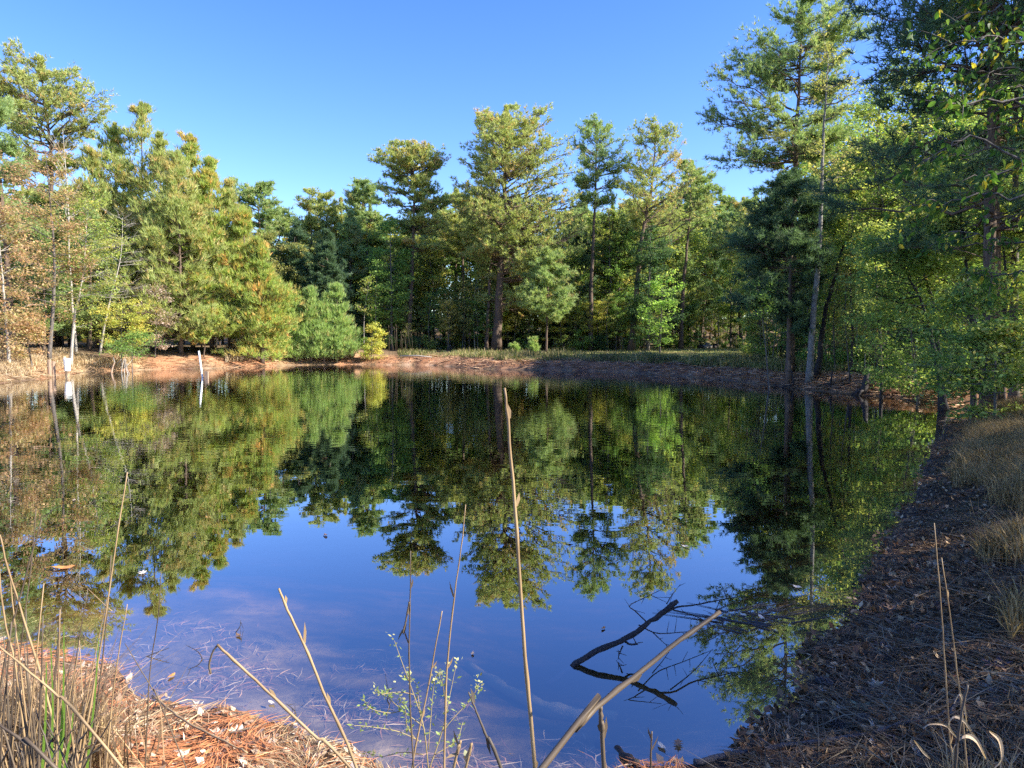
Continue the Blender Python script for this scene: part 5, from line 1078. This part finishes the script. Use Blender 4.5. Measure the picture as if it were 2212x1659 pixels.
for i, (rows, r_, lb) in enumerate([([(2045, 828, 17), (2060, 800, 17.2), (2075, 785, 17.4), (2082, 768, 17.5)], .03, 'bleached forked dead branch in front of the shrubs on the right'), ([(2010, 760, 17.5), (2035, 790, 17.3), (2048, 812, 17.2)], .015, 'thin bleached twig crossing the forked dead branch')]):
    px_branch([*rows], [r_, r_ * .9, r_ * .5], M_whitebark, lb, 'bleached_branch', 'branch', twigs=[([(2072, 788, 17.4), (2090, 782, 17.4), (2105, 784, 17.5)], .015)] if i == 0 else (), seed=i)
p = at(900, 783, 68); a = Acc(); a.tube([(-1.6, 0, .1), (0, 0, .14), (1.5, -.5, 0)], [.06, .07, .05], 6); o = link('fallen_pole', a.mesh('fallen_pole', [M_whitebark], True)); p[2] = hz(p[0], p[1]) + .12; o.location = p; tag(o, 'pale pole lying on the far bank right of the rounded bush', 'pole')
# log pile in the clearing
lp = ground(1528, 755) if False else at(1528, 752, 92); lp[2] = hz(lp[0], lp[1])
t = thing('log_pile', 'small pile of cut logs at the back of the sunny clearing', 'log pile', lp)
for i, (x, z, r_, m_) in enumerate([(-.9, .25, .3, M_darkwood), (-.3, .28, .28, M_palebark), (.25, .27, .27, M_palebark), (.8, .25, .25, M_darkwood), (1.1, .5, .2, M_darkwood), (0, .62, .2, M_palebark)]):
    a = Acc(); a.tube([(x, -.6, z), (x, 0, z), (x + .05, .9, z)], [r_, r_, r_], 10); link('log', a.mesh('log', [m_], True), t)
# seedlings on the far bank
for X, d, hh, lb, sd_ in [(1152, 70, 1.5, 'small bright pine seedling on the far bank right of the thick trunk', 1), (1112, 70, 1.0, 'tiny pine seedling left of the other seedling on the far bank', 2)]:
    x = (X - CX) / FPX * d; rg = np.random.RandomState(sd_ + 90); tm, cm = gen_tree(rg, [(0, 0, 0), (0, 0, hh * .6), (0, 0, hh)], .03, lambda z: (hh * .45 * (1.1 - z / hh), hh * .45 * (1.1 - z / hh)), .1, hh, 26, 'pine_young', 'pine', 420, nn=7, nlen=.26, nwid=.04)
    put_tree('pine_seedling', lb, 'pine seedling', (x, d, hz(x, d)), tm, cm)
# tall plumed reeds on the far bank
pr = at(855, 760, 70); pr[2] = hz(pr[0], pr[1]); t = thing('plumed_reeds', 'stand of tall dry plumed reeds beside the rounded bush on the far bank', 'reeds', pr); rg = np.random.RandomState(8)
for i in range(16):
    a = Acc(); x, y = rg.uniform(-1.3, 1.8), rg.uniform(-.5, .6); h = rg.uniform(1.3, 2.8); l_ = rg.normal() * .2; a.tube([(x, y, 0), (x + l_ * .4, y, h * .5), (x + l_, y, h)], [.011, .009, .006], 4); a.tube([(x + l_, y, h), (x + l_ * 1.3, y, h + .18), (x + l_ * 1.7, y, h + .34)], [.01, .03, .006], 5); link('reed', a.mesh('reed', [M_reed_grey], True), t)

# ------------------------------------------------------------------ overhanging leafy tree close on the right
nb = np.array([(2330 - CX) / FPX * 6.4, 6.4, 0]); nb[2] = hz(nb[0], nb[1])
nt_ = thing('overhanging_tree', 'near broad-leaved tree reaching in from the right edge with big green and yellow leaves', 'tree', nb)
a = Acc(); a.tube(smooth_path([(0, 0, 0), (.1, .1, 2.5), (0, .1, 5), (.2, 0, 7)], 12), np.linspace(.09, .03, 12), 8); link('trunk', a.mesh('trunk', [M_greybark], True), nt_)
wood = Acc(); rg = np.random.RandomState(55); LP = []
brs = [(2330, 430, 2110, 300, 2003, 349), (2330, 260, 2139, 219, 2003, 262), (2330, 200, 2110, 222, 2027, 219), (2330, 120, 2160, 90, 2040, 95), (2330, 40, 2170, 20, 2060, 35), (2330, 330, 2150, 325, 1980, 350), (2330, 470, 2160, 420, 2010, 440),
       (2330, 150, 2180, 150, 2075, 160), (2330, 0, 2190, -20, 2070, -15), (2330, 540, 2170, 520, 2050, 500), (2330, 380, 2180, 370, 2060, 390), (2330, 80, 2180, 60, 2100, 55), (2330, 280, 2170, 270, 2060, 300), (2330, 620, 2190, 590, 2090, 600), (2330, 240, 2200, 180, 2120, 130)]
for i, (x0, y0, x1, y1, x2, y2) in enumerate(brs):
    d = 5.8 + rg.rand() * 1.8; pts = smooth_path([nb + [0, 0, at(x0, y0 + 40, d)[2] - nb[2]], at(x0, y0, (d + 6.4) / 2), at(x1, y1, d), at(x2, y2, d - .1)], 20)
    pts[2:-1] += rg.normal(size=(17, 3)) * .02; wood.tube(pts - nb, np.linspace(.022, .003, 20), 5)
    for j in range(7):
        u = rg.uniform(.35, 1); k0 = min(int(u * 19), 18); b0 = pts[k0]; e0 = b0 + np.array([-rg.uniform(.05, .4), rg.normal() * .25, rg.normal() * .14 - .06]); q = smooth_path([b0, (b0 + e0) / 2 + [0, 0, .03], e0], 6); wood.tube(q - nb, np.linspace(.005, .0018, 6), 4)
        for u_ in rg.uniform(.1, 1.05, 13): LP.append(b0 + (e0 - b0) * u_ + rg.normal(size=3) * .03)
    for u in rg.uniform(.4, 1, 10): LP.append(pts[int(u * 19)] + rg.normal(size=3) * .03)
link('branches', wood.mesh('branches', [M_greybark], True), nt_)
LP = np.array(LP) 
def big_leaf():
    o = np.array([(0, 0), (.2, .2), (.45, .27), (.75, .17), (1, 0), (.75, -.17), (.45, -.27), (.2, -.2)]); V = np.vstack([np.column_stack([o[:, 0], o[:, 1], np.abs(o[:, 1]) * .35 - .12 * o[:, 0] ** 2]), [(.33, 0, 0), (.7, 0, -.05)]])
    T = [(0, 1, 8), (1, 2, 8), (2, 9, 8), (2, 3, 9), (3, 4, 9), (4, 5, 9), (5, 6, 9), (6, 8, 9), (6, 7, 8), (7, 0, 8)]; return V, T
bv, btri = big_leaf()
lcols = [(.06, .13, .025), (.08, .16, .03), (.12, .19, .035), (.40, .33, .04), (.04, .085, .025)]
lms = [mk_mesh('leaf', bv, btri, None, np.tile(c_, (10, 1)), [M_leaf]) for c_ in lcols]
sel = rg.permutation(len(LP)); vis = []
for i in sel:
    x, y, z = LP[i]; X = CX + x / y * FPX
    if X < 2215 and len(vis) < 290: vis.append(i)
vs_ = set(vis)
from mathutils import Matrix
rest = Acc()
for i in range(len(LP)):
    D = rg.normal(size=3) * [.7, .7, .4] + [-.25, 0, -.75]; D = D / np.linalg.norm(D); ref = rg.normal(size=3); S = np.cross(D, ref); S /= np.linalg.norm(S); W = np.cross(D, S); sz = rg.uniform(.055, .09); ci = rg.choice(5, p=[.28, .28, .2, .10, .14])
    Mx = np.stack([D, S, W], 1) * sz
    if i in vs_:
        o = link('leaf', lms[ci], nt_); m4 = Matrix([[*Mx[r_], LP[i][r_] - nb[r_]] for r_ in range(3)] + [[0, 0, 0, 1]]); o.matrix_local = m4
        if ci == 3: o['label'] = 'yellowed leaf'
    else: rest.add(bv @ Mx.T + LP[i] - nb, btri, None, lcols[ci])
o = link('leaves', rest.mesh('leaves', [M_leaf]), nt_); o['kind'] = 'stuff'
